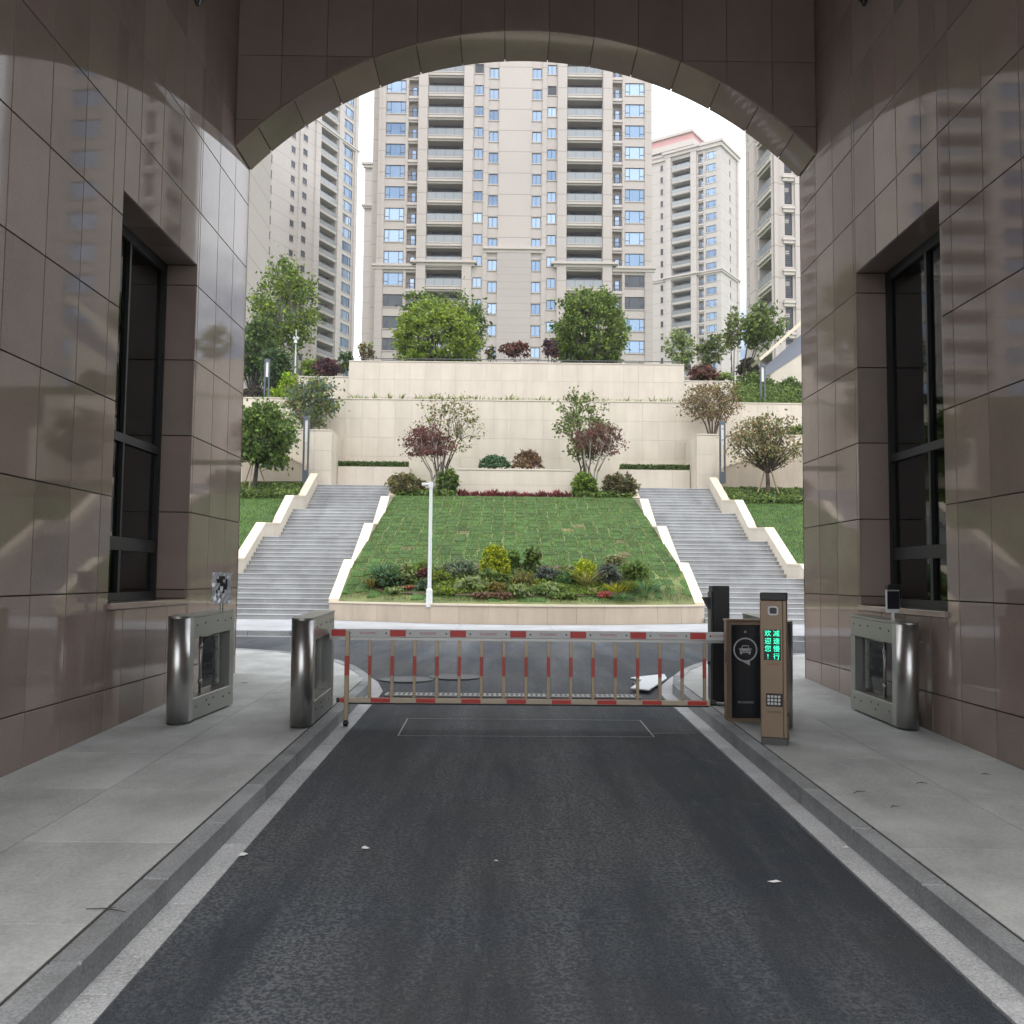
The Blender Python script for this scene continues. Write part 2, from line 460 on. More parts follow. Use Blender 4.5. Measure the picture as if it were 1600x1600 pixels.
def tower_stone(name, rgb, fh=2.95, z0=0.0, dense=False):
    m = stone(name, rgb, 0.65, 0.04, 4, 0.06, 0.12, 0.02)
    T = m.node_tree; lk = T.links.new; b = T.nodes['Principled BSDF']
    src = b.inputs['Base Color'].links[0].from_socket
    t = node(m, 'ShaderNodeTexCoord'); sx = node(m, 'ShaderNodeSeparateXYZ'); lk(t.outputs['Object'], sx.inputs[0])
    a = node(m, 'ShaderNodeMath', operation='DIVIDE'); a.inputs[1].default_value = fh; lk(sx.outputs['Z'], a.inputs[0])
    fr = node(m, 'ShaderNodeMath', operation='FRACT'); lk(a.outputs[0], fr.inputs[0])
    lt = node(m, 'ShaderNodeMath', operation='LESS_THAN'); lt.inputs[1].default_value = 0.03; lk(fr.outputs[0], lt.inputs[0])
    mix = node(m, 'ShaderNodeMix', data_type='RGBA'); mix.inputs['B'].default_value = (rgb[0] * .6, rgb[1] * .58, rgb[2] * .56, 1)
    lk(lt.outputs[0], mix.inputs['Factor']); lk(src, mix.inputs['A']); lk(mix.outputs['Result'], b.inputs['Base Color'])
    return m


MT['tower'] = tower_stone('tower_stone', (0.49, 0.44, 0.405))
MT['tower_base'] = tower_stone('tower_base_stone', (0.45, 0.405, 0.375), 0.98)
MT['tower_trim'] = stone('tower_trim', (0.54, 0.485, 0.445), 0.6, 0.03, 4, 0.04, 0.2, 0.02)
MT['tower_far'] = tower_stone('far_tower_stone', (0.50, 0.455, 0.42))


def glass(name, tint=(0.55, 0.6, 0.6), mixf=0.35):
    m = bpy.data.materials.new(name); m.use_nodes = True
    T = m.node_tree; lk = T.links.new; T.nodes.remove(T.nodes['Principled BSDF'])
    tr = node(m, 'ShaderNodeBsdfTransparent'); tr.inputs['Color'].default_value = (*tint, 1)
    gl = node(m, 'ShaderNodeBsdfGlossy'); gl.inputs['Roughness'].default_value = 0.02
    fr = node(m, 'ShaderNodeFresnel'); fr.inputs['IOR'].default_value = 1.5
    ms = node(m, 'ShaderNodeMixShader'); lk(fr.outputs[0], ms.inputs['Fac'])
    lk(tr.outputs[0], ms.inputs[1]); lk(gl.outputs[0], ms.inputs[2]); lk(ms.outputs[0], T.nodes['Material Output'].inputs['Surface'])
    return m


MT['glass_dark'] = glass('tinted_window_glass', (0.34, 0.37, 0.37))
MT['glass_clear'] = glass('clear_acrylic', (0.80, 0.84, 0.83))


def emit(name, rgb, s):
    m = base_mat(name, rgb, 0.5)
    b = m.node_tree.nodes['Principled BSDF']
    b.inputs['Emission Color'].default_value = (*rgb, 1); b.inputs['Emission Strength'].default_value = s
    return m


MT['led'] = emit('led_green', (0.05, 0.95, 0.55), 1.1)
MT['led_red'] = base_mat('faint_red_print', (0.32, 0.09, 0.06), 0.5)

LEAF = {
    'bright': leafmat('bright_leaves', (0.209, 0.333, 0.034)),
    'mid': leafmat('mid_leaves', (0.139, 0.229, 0.059)),
    'dark': leafmat('dark_leaves', (0.061, 0.115, 0.037)),
    'glossy': leafmat('glossy_leaves', (0.101, 0.203, 0.044), rough=0.35),
    'olive': leafmat('olive_leaves', (0.120, 0.150, 0.058)),
    'tan': leafmat('tan_leaves', (0.236, 0.196, 0.101)),
    'lime': leafmat('lime_leaves', (0.270, 0.459, 0.034)),
    'yellow': leafmat('yellow_leaves', (0.37, 0.46, 0.026)),
    'maroon': leafmat('maroon_leaves', (0.155, 0.061, 0.061), hue=0.15),
    'brown': leafmat('brown_leaves', (0.155, 0.097, 0.074), hue=0.15),
    'purple': leafmat('purple_leaves', (0.081, 0.051, 0.070), hue=0.1),
    'blue': leafmat('blue_grey_leaves', (0.126, 0.177, 0.144), hue=0.0),
    'teal': leafmat('teal_leaves', (0.085, 0.194, 0.110), hue=0.0),
    'pale': leafmat('pale_leaves', (0.296, 0.365, 0.186), hue=0.1),
    'gold': leafmat('gold_leaves', (0.22, 0.22, 0.045)),
    'coral': leafmat('coral_leaves', (0.540, 0.176, 0.115), hue=0.1),
    'pinkred': leafmat('pink_red_leaves', (0.351, 0.095, 0.115), hue=0.1),
    'grass': leafmat('grass_blades', (0.070, 0.146, 0.024), 0.5, 0.3),
    'grass_dry': leafmat('dry_grass_blades', (0.24, 0.23, 0.09), 0.4, 0.2),
}


def text(name, s, size, mat, parent, loc, rot, ext=0.0008, align='CENTER', sx=1.0):
    c = bpy.data.curves.new('t', 'FONT')
    c.body = s; c.size = size; c.extrude = ext; c.align_x = align; c.align_y = 'CENTER'
    o = bpy.data.objects.new('t', c)
    COL.objects.link(o)
    dg = bpy.context.evaluated_depsgraph_get(); dg.update()
    me = bpy.data.meshes.new_from_object(o.evaluated_get(dg))
    bpy.data.objects.remove(o)
    me.materials.clear(); me.materials.append(mat)
    t = link(name, me, parent, loc, rot)
    t.scale = (sx, 1, 1)
    return t


TILES = {}


def tile_mesh(key, w, h, t, mat, bev):
    """slab with a chamfered face, centred at the origin, face at local z = 0"""
    k = (key, round(w, 3), round(h, 3))
    if k in TILES: return TILES[k]
    x, y, c = w / 2, h / 2, bev
    v = [(-x + c, -y + c, 0), (x - c, -y + c, 0), (x - c, y - c, 0), (-x + c, y - c, 0),
         (-x, -y, -c), (x, -y, -c), (x, y, -c), (-x, y, -c), (-x, -y, -t), (x, -y, -t), (x, y, -t), (-x, y, -t)]
    f = [(0, 1, 2, 3)]
    for i in range(4):
        j = (i + 1) % 4
        f += [(i + 4, j + 4, j, i), (i + 8, j + 8, j + 4, i + 4)]
    b = MB(); b.v = v; b.f = f; b.m = [0] * len(f)
    TILES[k] = b.mesh(key, mat)
    return TILES[k]


ORI = {  # local x, y, z axes of a slab's face in the world
    '+x': Matrix(((0, 1, 0), (0, 0, 1), (1, 0, 0))).transposed(),
    '-x': Matrix(((0, -1, 0), (0, 0, 1), (-1, 0, 0))).transposed(),
    '-y': Matrix(((1, 0, 0), (0, 0, 1), (0, -1, 0))).transposed(),
    '+y': Matrix(((-1, 0, 0), (0, 0, 1), (0, 1, 0))).transposed(),
    '+z': Matrix(((1, 0, 0), (0, 1, 0), (0, 0, 1))).transposed(),
    '-z': Matrix(((1, 0, 0), (0, -1, 0), (0, 0, -1))).transposed(),
}
EUL = {k: v.to_euler() for k, v in ORI.items()}


def tile(name, ori, c, w, h, mat, parent=None, org=(0, 0, 0), t=0.03, gap=0.010, bev=0.003):
    me = tile_mesh(name + mat.name, w - gap, h - gap, t, mat, bev)
    return link(name, me, parent, Vector(c) - Vector(org), EUL[ori])


def clip_rects(r, hole):
    """rect (a0,a1,b0,b1) minus hole"""
    a0, a1, b0, b1 = r; c0, c1, d0, d1 = hole
    if a1 <= c0 + 1e-6 or a0 >= c1 - 1e-6 or b1 <= d0 + 1e-6 or b0 >= d1 - 1e-6: return [r]
    out = []
    if a0 < c0: out.append((a0, c0, b0, b1))
    if a1 > c1: out.append((c1, a1, b0, b1))
    m0, m1 = max(a0, c0), min(a1, c1)
    if b0 < d0: out.append((m0, m1, b0, d0))
    if b1 > d1: out.append((m0, m1, d1, b1))
    return [q for q in out if q[1] - q[0] > 0.03 and q[3] - q[2] > 0.03]


def zr(y):
    return 0.028 * min(max(y, -4.0), 15.0)

# ================================================================ ground, road, pavements
XL, XR, YN, YA, YF = -3.70, 4.14, -0.8, 12.39, 13.15     # passage walls, near end, arch face, far end

b = MB()
ys = [-400, -4, 0, 4, 8, 12, 15, 27, 44.5, 60, 500]
zs = [zr(y) - 0.05 for y in ys[:8]] + [0.37, 0.37, 0.37]
for i in range(len(ys) - 1):
    b.poly([(-500, ys[i], zs[i]), (500, ys[i], zs[i]), (500, ys[i + 1], zs[i + 1]), (-500, ys[i + 1], zs[i + 1])])
tag(b.build('ground', MT['ground']), kind='structure')

RX0, RX1 = -1.58, 2.00
b = MB()
yy = [-60, -4] + list(np.arange(-3, 12.31, 0.9)) + [12.3]
for i in range(len(yy) - 1):
    y0, y1 = yy[i], yy[i + 1]
    b.poly([(RX0, y0, zr(y0)), (RX1, y0, zr(y0)), (RX1, y1, zr(y1)), (RX0, y1, zr(y1))])
YK = 22.15                                                  # far kerb
b.poly([(RX0, 12.3, zr(12.3)), (RX1, 12.3, zr(12.3)), (60, 13.4, zr(13.4)), (-60, 13.4, zr(13.4))])
for y0, y1 in ((13.4, 15), (15, YK)):
    b.poly([(-60, y0, zr(y0)), (60, y0, zr(y0)), (60, y1, zr(y1)), (-60, y1, zr(y1))])
tag(b.build('road', MT['asphalt']), kind='structure')
road = bpy.data.objects['road']

# kerb line of both pavements: straight through the passage, then swept outwards
LEFT = [(-1.72, y) for y in np.arange(2.0, 12.2, 1.0)] + [(-1.73, 12.4), (-1.90, 13.2), (-2.18, 14.0), (-2.55, 14.75), (-3.05, 15.5), (-3.75, 16.25), (-4.7, 16.85), (-5.9, 17.2), (-7.4, 17.35), (-9.4, 17.4), (-11.4, 17.4)]
RIGHT = [(2.17, y) for y in np.arange(2.0, 12.2, 1.0)] + [(2.18, 12.4), (2.33, 13.2), (2.60, 14.0), (2.97, 14.75), (3.47, 15.5), (4.17, 16.25), (5.12, 16.85), (6.3, 17.2), (7.8, 17.35), (9.8, 17.4), (11.8, 17.4)]


def offset(line, d):
    out = []
    for i, p in enumerate(line):
        a = Vector(line[max(i - 1, 0)]); c = Vector(line[min(i + 1, len(line) - 1)])
        t = (c - a).normalized(); n = Vector((-t.y, t.x))
        out.append(Vector(p) + n * d)
    return out


def strip(name, par, A, B_, i, zt, zb, mat, gap=0.004):
    a0, a1, b0, b1 = A[i].copy(), A[i + 1].copy(), B_[i].copy(), B_[i + 1].copy()
    ta = (a1 - a0).normalized() * gap; tb = (b1 - b0).normalized() * gap
    a0 += ta; a1 -= ta; b0 += tb; b1 -= tb
    P = [a0, b0, b1, a1]
    zt_ = [zr(p.y) + zt for p in P]; zb_ = [zr(p.y) + zb for p in P]
    m = MB()
    c = 0.008 if zt > 0.05 else 0.002
    cen = sum(P, Vector((0, 0))) / 4
    ins = [p + (cen - p).normalized() * c * 1.3 for p in P]
    m.v = [(p.x, p.y, z) for p, z in zip(P, zb_)] + [(p.x, p.y, z - c) for p, z in zip(P, zt_)] + [(p.x, p.y, z) for p, z in zip(ins, zt_)]
    m.f = [(8, 9, 10, 11)]
    for k in range(4):
        j = (k + 1) % 4
        m.f += [(k, j, j + 4, k + 4), (k + 4, j + 4, j + 8, k + 8)]
    m.m = [0] * len(m.f)
    return m.build(name, mat, par)


def pavement(line, side, wallx):
    """side = +1: pavement lies on the +normal (left) side of the line"""
    nm = 'left_sidewalk' if side > 0 else 'right_sidewalk'
    kf = [Vector(p) for p in line]
    kb = offset(line, 0.13 * side)
    st = offset(line, -0.155 * side)
    base = MB()
    # paved sheet behind the kerb (sub-base), 8 mm under the slabs
    n = len(line)
    for i in range(n - 1):
        p, q = kb[i], kb[i + 1]
        def far(v):
            return wallx if v.y < 13.16 else side * -60.0
        if p.y < 13.1:
            fx0, fx1 = (wallx, wallx)
        else:
            fx0 = fx1 = -60.0 * side
        base.poly([(p.x, p.y, zr(p.y) + 0.122), (q.x, q.y, zr(q.y) + 0.122), (fx1, q.y, zr(q.y) + 0.122), (fx0, p.y, zr(p.y) + 0.122)])
    base.poly([(wallx, 13.1, zr(13.1) + .122), (wallx, 13.2, zr(13.2) + .122), (-60 * side, 13.2, zr(13.2) + .122), (-60 * side, 13.1, zr(13.1) + .122)])
    root = base.build('sidewalk', MT['slab'])
    root.name = 'sidewalk'
    tag(root, kind='structure')
    kr = link('kerb', None); tag(kr, kind='structure')
    gr = link('gutter_strip', None); tag(gr, kind='structure')
    for i in range(n - 1):
        A, B_ = (kb, kf) if side > 0 else (kf, kb)
        strip('kerb_stone', kr, A, B_, i, 0.13, -0.04, MT['granite'])
        A, B_ = (kf, st) if side > 0 else (st, kf)
        strip('gutter_slab', gr, A, B_, i, 0.006, -0.04, MT['granite_lt'])
    # near continuation out of view
    x0, x1 = sorted((kf[0].x, wallx))
    m = MB(); m.poly([(x0, -4, zr(-4) + .125), (x1, -4, zr(-4) + .125), (x1, 2, zr(2) + .125), (x0, 2, zr(2) + .125)])
    m.poly([(x0, -60, zr(-4) + .125), (x1, -60, zr(-4) + .125), (x1, -4, zr(-4) + .125), (x0, -4, zr(-4) + .125)])
    o = m.build('sidewalk', MT['slab']); tag(o, kind='structure')
    # slabs inside the passage, a dirty joint along the kerb
    xin = kb[0].x + side * -.016
    xin = kb[0].x - .016 if side > 0 else kb[0].x + .016
    m = MB()
    for i in range(10):
        p, q = kb[i], kb[i + 1]; sx_ = -.02 if side > 0 else .02
        m.poly([(p.x, p.y, zr(p.y) + .124), (q.x, q.y, zr(q.y) + .124), (q.x + sx_, q.y, zr(q.y) + .124), (p.x + sx_, p.y, zr(p.y) + .124)])
    x0, x1 = sorted((wallx, kb[0].x)); m.poly([(x0, 2, zr(2) + .1235), (x1, 2, zr(2) + .1235), (x1, 12.9, zr(12.9) + .1235), (x0, 12.9, zr(12.9) + .1235)])
    m.build('kerb_joint', MT['dirt'], root)
    xa, xb = sorted((xin, wallx))
    xm = (xa + xb) / 2
    y = 2.0
    while y < 12.9:
        y1 = min(y + 1.2, 13.1)
        for x0, x1 in ((xa, xm), (xm, xb)):
            zc = zr((y + y1) / 2) + 0.13
            o = tile('paving_slab', '+z', (0, 0, 0), x1 - x0, (y1 - y), MT['slab'], root, t=0.02, gap=0.006, bev=0.0015)
            if y1 > 12.2: x0 = x0; x1 = x1
            o.location = ((x0 + x1) / 2, (y + y1) / 2, zc)
            o.rotation_euler = (math.atan(0.028), 0, 0)
        y = y1
    return root


pavement(LEFT, +1, XL)
pavement(RIGHT, -1, XR)

# loop-detector saw cuts in the asphalt
b = MB()
cuts = [at(637, 1123, 1), at(1000, 1126, 1), at(1022, 1152, 1), at(622, 1150, 1)]
def onroad(px, py):
    d = rt * (px - 800) + up * (800 - py) + fw * F
    t = -HC / (d.z - 0.028 * d.y)
    return CAMPOS + d * t
pts = [onroad(637, 1123), onroad(1000, 1126), onroad(1022, 1152), onroad(622, 1150)]
def seg(p, q, wd):
    t = (q - p).normalized(); n = Vector((-t.y, t.x, 0)) * wd / 2; e = Vector((0, 0, 0.004))
    b.poly([p - n + e, q - n + e, q + n + e, p + n + e])
for i in range(4): seg(pts[i], pts[(i + 1) % 4], 0.016)
seg(onroad(1020, 1146), onroad(1088, 1146), 0.022)
tag(b.build('road_saw_cut', MT['saw']), kind='structure')

# drainage grating across the lane
g = thing('drain_grate', 'long pale slotted drain grating across the asphalt beyond the barrier', 'drain grate', (0, 12.1, zr(12.1)))
m = MB(); m.box(-1.5, 1.72, -0.13, 0.13, 0.001, 0.010); m.build('channel', MT['black'], g)
m = MB()
x = -1.5
m.box(-1.5, 1.72, -0.14, -0.105, 0.002, 0.018); m.box(-1.5, 1.72, 0.105, 0.14, 0.002, 0.018)
while x < 1.70:
    m.box(x, x + 0.030, -0.105, 0.105, 0.004, 0.017)
    x += 0.062
o = m.build('grating_bars', MT['grate'], g); o['kind'] = 'stuff'

for (px, py, r, lab) in ((635, 1062, 0.34, 'round manhole cover nearer the left kerb corner'), (712, 1058, 0.34, 'round manhole cover nearer the middle of the road junction')):
    p = onroad(px, py)
    t = thing('manhole_cover', lab, 'manhole cover', (p.x, p.y, zr(p.y)), group='manhole covers in the road')
    m = MB()
    R = [(cos(2 * pi * k / 28), sin(2 * pi * k / 28)) for k in range(28)]
    m.prism([(x * r, y * r) for x, y in R], 'z', 0.001, 0.010)
    m.build('cover_plate', MT['cover'], t)
    m = MB()
    for k in range(28):
        a, c = R[k], R[(k + 1) % 28]
        m.poly([(a[0] * r * 1.14, a[1] * r * 1.14, 0.012), (c[0] * r * 1.14, c[1] * r * 1.14, 0.012), (c[0] * r * 1.02, c[1] * r * 1.02, 0.012), (a[0] * r * 1.02, a[1] * r * 1.02, 0.012)])
        m.poly([(a[0] * r * 1.14, a[1] * r * 1.14, 0.0), (c[0] * r * 1.14, c[1] * r * 1.14, 0.0), (c[0] * r * 1.14, c[1] * r * 1.14, 0.012), (a[0] * r * 1.14, a[1] * r * 1.14, 0.012)])
    m.build('ring', MT['cover'], t)

# far kerb and pavement in front of the garden stairs
fk = link('far_kerb', None); tag(fk, kind='structure'); fk.name = 'kerb'
x = -14.0
zR = zr(20)
while x < 15:
    m = MB(); m.box(x + .003, x + .997, YK + .10, YK + .26, zR - .05, zR + .13, bev=.008); m.build('kerb_stone', MT['granite'], fk)
    x += 1.0
fg = link('gutter_strip', None); tag(fg, kind='structure')
x = -14.0
while x < 15:
    m = MB(); m.box(x + .003, x + .997, YK - .10, YK + .10, zR - .05, zR + .007); m.build('gutter_slab', MT['slab_far'], fg)
    x += 1.0
b = MB(); b.box(-60, 60, YK + .255, 44.0, zR - .1, zR + .118)
fp = b.build('pavement', MT['slab_far']); tag(fp, kind='structure')
for i in range(24):
    for j in range(5):
        o = tile('paving_slab', '+z', (-13.8 + i * 1.2, YK + .26 + .6 + j * 1.2, zR + .13), 1.2, 1.2, MT['slab_far'], fp, t=.02, gap=.006, bev=.002)

# ================================================================ gatehouse with its arched passage
gh = thing('gatehouse', 'brown polished stone gatehouse with a vaulted vehicle passage and arch', 'gatehouse', (0.22, 13.15, 0))
GO = (0.22, 13.15, 0)
ZJ = [-0.14, 0.757, 1.657, 2.557, 3.457, 4.357, 5.257, 6.157, 7.057, 7.957, 8.857, 9.757, 10.6]
WY0, WY1, WZ0, WZ1 = 8.88, 11.05, 1.555, 5.50
AC, AR, ASP = 3.84, 5.41, 7.57         # arch: centre height, radius, springing
ACX = 0.22
ZTOP = 13.0


def arc_z(x):
    return AC + sqrt(max(AR * AR - (x - ACX) ** 2, 0))


YJ = [4.44, 5.04, 5.64, 6.24, 6.83, 7.43, 8.04, 8.64, WY0, 9.24, 9.84, 10.44, 11.05, 11.12, 11.80, 12.47, YF]
for side, xw, ori, sg in (('left', XL, '+x', -1), ('right', XR, '-x', 1)):
    # backing wall with the window opening; the room behind it
    m = MB()
    xa, xb = sorted((xw + sg * 0.032, xw + sg * 0.43))
    m.box(xa, xb, YN, WY0 - .03, -.4, ZTOP); m.box(xa, xb, WY1 + .03, YF - .035, -.4, ZTOP)
    m.box(xa, xb, WY0 - .03, WY1 + .03, -.4, WZ0 - .03); m.box(xa, xb, WY0 - .03, WY1 + .03, WZ1 + .03, ZTOP)
    xc, xd = sorted((xw + sg * 0.43, xw + sg * 3.4))
    m.box(xc, xd, YN, 7.2, -.4, ZTOP); m.box(xc, xd, 12.6, YF - .035, -.4, ZTOP)
    m.box(xc, xd, 7.2, 12.6, 6.0, ZTOP); m.box(xc, xd, 7.2, 12.6, -.4, .55)
    xe, xf = sorted((xw + sg * 3.4, xw + sg * 9.0))
    m.box(xe, xf, YN, YF - .035, -.4, ZTOP)
    wall = m.build('wall', MT['shell'], gh, GO)
    # polished slabs
    for i in range(len(YJ) - 1):
        for j in range(len(ZJ) - 1):
            zb = max(ZJ[j], zr(YJ[i]) + .05)
            r = (YJ[i], YJ[i + 1], zb, ZJ[j + 1])
            # below / above the window merge the .05 m return piece
            for q in clip_rects(r, (WY0, WY1, WZ0 - .06, WZ1)):
                if i in (8, 9, 10, 11) or True:
                    tile('stone_slab', ori, (xw, (q[0] + q[1]) / 2, (q[2] + q[3]) / 2), q[1] - q[0], q[3] - q[2], MT['brown'], wall, GO)
    m = MB()   # plain stone towards the street end, outside the view
    m.poly([(xw, YN, -.3), (xw, 4.44, -.3), (xw, 4.44, 10.6), (xw, YN, 10.6)])
    m.build('stone_cladding', MT['brown'], wall, GO)
    # window recess: reveals, head, sill
    D = 0.40
    xi = xw + sg * D
    for (za, zb) in ((WZ0, 1.657), (1.657, 2.557), (2.557, 3.457), (3.457, 4.357), (4.357, 5.257), (5.257, WZ1)):
        tile('reveal_slab', '-y', ((xw + xi) / 2 + sg * .004, WY1, (za + zb) / 2), D - .008, zb - za, MT['brown'], wall, GO)
        tile('reveal_slab', '+y', ((xw + xi) / 2 + sg * .004, WY0, (za + zb) / 2), D - .008, zb - za, MT['brown'], wall, GO)
    for (ya, yb) in ((WY0, 9.24), (9.24, 9.84), (9.84, 10.44), (10.44, WY1)):
        tile('head_slab', '-z', ((xw + xi) / 2 + sg * .004, (ya + yb) / 2, WZ1), D - .008, yb - ya, MT['brown'], wall, GO)
    m = MB(); x0, x1 = sorted((xw - sg * 0.035, xi)); m.box(x0, x1, WY0 - .02, WY1 + .02, WZ0 - .06, WZ0, bev=.006)
    m.build('window_sill', MT['brown'], wall, GO)
    # window: frame with transoms, mullion and panes
    m = MB(); x0, x1 = sorted((xi - sg * 0.05, xi + sg * 0.05)); fx0, fx1 = x0, x1
    m.box(fx0, fx1, WY0 + .002, WY0 + .08, WZ0 + .002, WZ1 - .002); m.box(fx0, fx1, WY1 - .08, WY1 - .002, WZ0 + .002, WZ1 - .002)
    m.box(fx0 + .002, fx1 - .002, WY0 + .08, WY1 - .08, WZ0 + .002, WZ0 + .08); m.box(fx0 + .002, fx1 - .002, WY0 + .08, WY1 - .08, WZ1 - .12, WZ1 - .002)
    m.box(fx0 + .002, fx1 - .002, WY0 + .08, WY1 - .08, 2.08, 2.22); m.box(fx0 + .002, fx1 - .002, WY0 + .08, WY1 - .08, 3.22, 3.31)
    m.box(fx0 + .004, fx1 - .004, 9.95, 10.01, WZ0 + .08, 2.08); m.box(fx0 + .004, fx1 - .004, 9.96, 10.0, 2.22, 3.22); m.box(fx0 + .004, fx1 - .004, 9.96, 10.0, 3.31, WZ1 - .12)
    win = m.build('window', MT['dark_alu'], gh, GO)
    for (za, zb) in ((WZ0 + .08, 2.08), (2.22, 3.22), (3.31, WZ1 - .12)):
        for (ya, yb) in ((WY0 + .08, 9.95), (10.01, WY1 - .08)):
            m = MB(); m.box(xi - .006, xi + .006, ya - .005, yb + .005, za - .005, zb + .005); m.build('pane', MT['glass_dark'], win, GO)
    m = MB(); x0, x1 = sorted((xw + sg * 0.62, xw + sg * 0.80)); m.box(x0, x1, 10.35, 10.53, .56, 5.9)
    m.build('post', MT['white'], gh, GO)
    m = MB(); x0, x1 = sorted((xw + sg * 3.38, xw + sg * 3.395)); m.box(x0, x1, 7.2, 12.6, .56, 5.99)
    m.build('room_wall', MT['interior'], gh, GO)

# arch wall: backing, slabs cut to the curve, soffit panels
NA = 48
a0 = asin((XR - ACX) / AR); a1 = -asin((ACX - XL) / AR)
for (ya, yb, vis) in ((YA, YF, True),):
    m = MB()
    A = [a1 + (a0 - a1) * k / NA for k in range(NA + 1)]
    off = .032 if vis else 0
    ring = [(ACX + (AR + off) * sin(t), AC + (AR + off) * cos(t)) for t in A]
    ring[0] = (XL - .03, ring[0][1]); ring[-1] = (XR + .03, ring[-1][1])
    for k in range(NA):
        p, q = ring[k], ring[k + 1]
        m.poly([(p[0], ya + off, p[1]), (q[0], ya + off, q[1]), (q[0], ya + off, ZTOP), (p[0], ya + off, ZTOP)])
        m.poly([(q[0], yb - (.004 if vis else 0), q[1]), (p[0], yb - (.004 if vis else 0), p[1]), (p[0], yb - (.004 if vis else 0), ZTOP), (q[0], yb - (.004 if vis else 0), ZTOP)])
        m.poly([(p[0], ya + off, p[1]), (p[0], yb - (.004 if vis else 0), p[1]), (q[0], yb - (.004 if vis else 0), q[1]), (q[0], ya + off, q[1])])
    aw = m.build('arch_wall', MT['shell'] if vis else MT['brown'], gh, GO)
    if not vis: continue
    xs = [XL + .003, -3.10, -2.49, -1.88, -1.275, -.68, -.09, .517, 1.13, 1.73, 2.335, 2.935, 3.55, XR - .003]
    for i in range(len(xs) - 1):
        for j in range(len(ZJ) - 1):
            x0, x1, z0, z1 = xs[i] + .0035, xs[i + 1] - .0035, ZJ[j] + .0035 , ZJ[j + 1] - .0035
            if j == 0 or max(arc_z(x0), arc_z(x1), arc_z(min(max(ACX, x0), x1))) > z1 + 5: pass
            lo = [max(z0, arc_z(x0 + (x1 - x0) * k / 6)) for k in range(7)]
            if min(lo) >= z1 - .01: continue
            poly = []
            for k in range(7):
                if lo[k] < z1: poly.append((x0 + (x1 - x0) * k / 6, lo[k]))
            if len(poly) < 2: continue
            # exact meeting point of curve and top joint
            if lo[0] >= z1 or lo[6] >= z1:
                s = sqrt(max(AR * AR - (z1 - AC) ** 2, 0)); xm = ACX + s if lo[0] < 0 or ACX + s < x1 and ACX + s > x0 else ACX - s
                poly = [(xm, z1)] + poly if lo[0] >= z1 else poly + [(xm, z1)]
            top = [(p[0], z1) for p in (poly[-1], poly[0])]
            P = poly + [t for t in top if (t not in (poly[0], poly[-1]))]
            if len(P) < 3: continue
            mm = MB(); mm.prism(P, 'y', YA, YA + .03); mm.build('stone_slab', MT['brown'], aw, GO)
    n = 13
    da = 0.61 / AR
    ts = [a1 + .004] + [da * (k - n / 2) for k in range(n + 1)] + [a0 - .004]
    ts = sorted(t for t in ts if a1 <= t <= a0)
    for k in range(len(ts) - 1):
        g = .006 / AR
        sub = [ts[k] + g + (ts[k + 1] - ts[k] - 2 * g) * q / 6 for q in range(7)]
        inn = [(ACX + AR * sin(t), AC + AR * cos(t)) for t in sub]
        out = [(ACX + (AR + .028) * sin(t), AC + (AR + .028) * cos(t)) for t in sub]
        mm = MB(); mm.prism(inn + out[::-1], 'y', YA - .004, YF); mm.build('soffit_panel', MT['brown'], aw, GO)
m = MB(); m.box(XL - .02, XR + .02, YN, YA + .02, 10.6, 10.9); m.build('ceiling', MT['ceiling'], gh, GO)
m = MB(); m.box(XL - 9, XR + 9, YN, YF, ZTOP, ZTOP + .4); m.build('roof', MT['shell'], gh, GO)
# far face of the gatehouse, either side of the passage
for x0, x1 in ((XL - 9, XL), (XR, XR + 9)):
    m = MB(); m.box(x0, x1, YF - .034, YF - .002, 0.3, ZTOP); m.build('garden_facade', MT['brown'], gh, GO)
# small dark fittings high up near the ceiling
for sg, xw, lab in ((1, XL, 'small dark fitting high on the left stone wall'), (-1, XR, 'small dark fitting high on the right stone wall')):
    p = at(302, 2, 1) if sg > 0 else at(1357, 2, 1)
    k = (xw - 0) / (p.x); P = CAMPOS + (p - CAMPOS) * k
    t = thing('wall_fitting', lab, 'fitting', (xw, P.y, P.z), group='fittings high on the passage walls')
    m = MB(); x0, x1 = sorted((0, sg * .10)); m.box(x0, x1, -.06, .06, .02, .30, bev=.01); m.build('housing', MT['black'], t)
    m = MB(); m.tube((sg * .05, 0, .02), (sg * .05, 0, -.05), .045, .02, 10); m.build('lens', MT['panel_blk'], t)

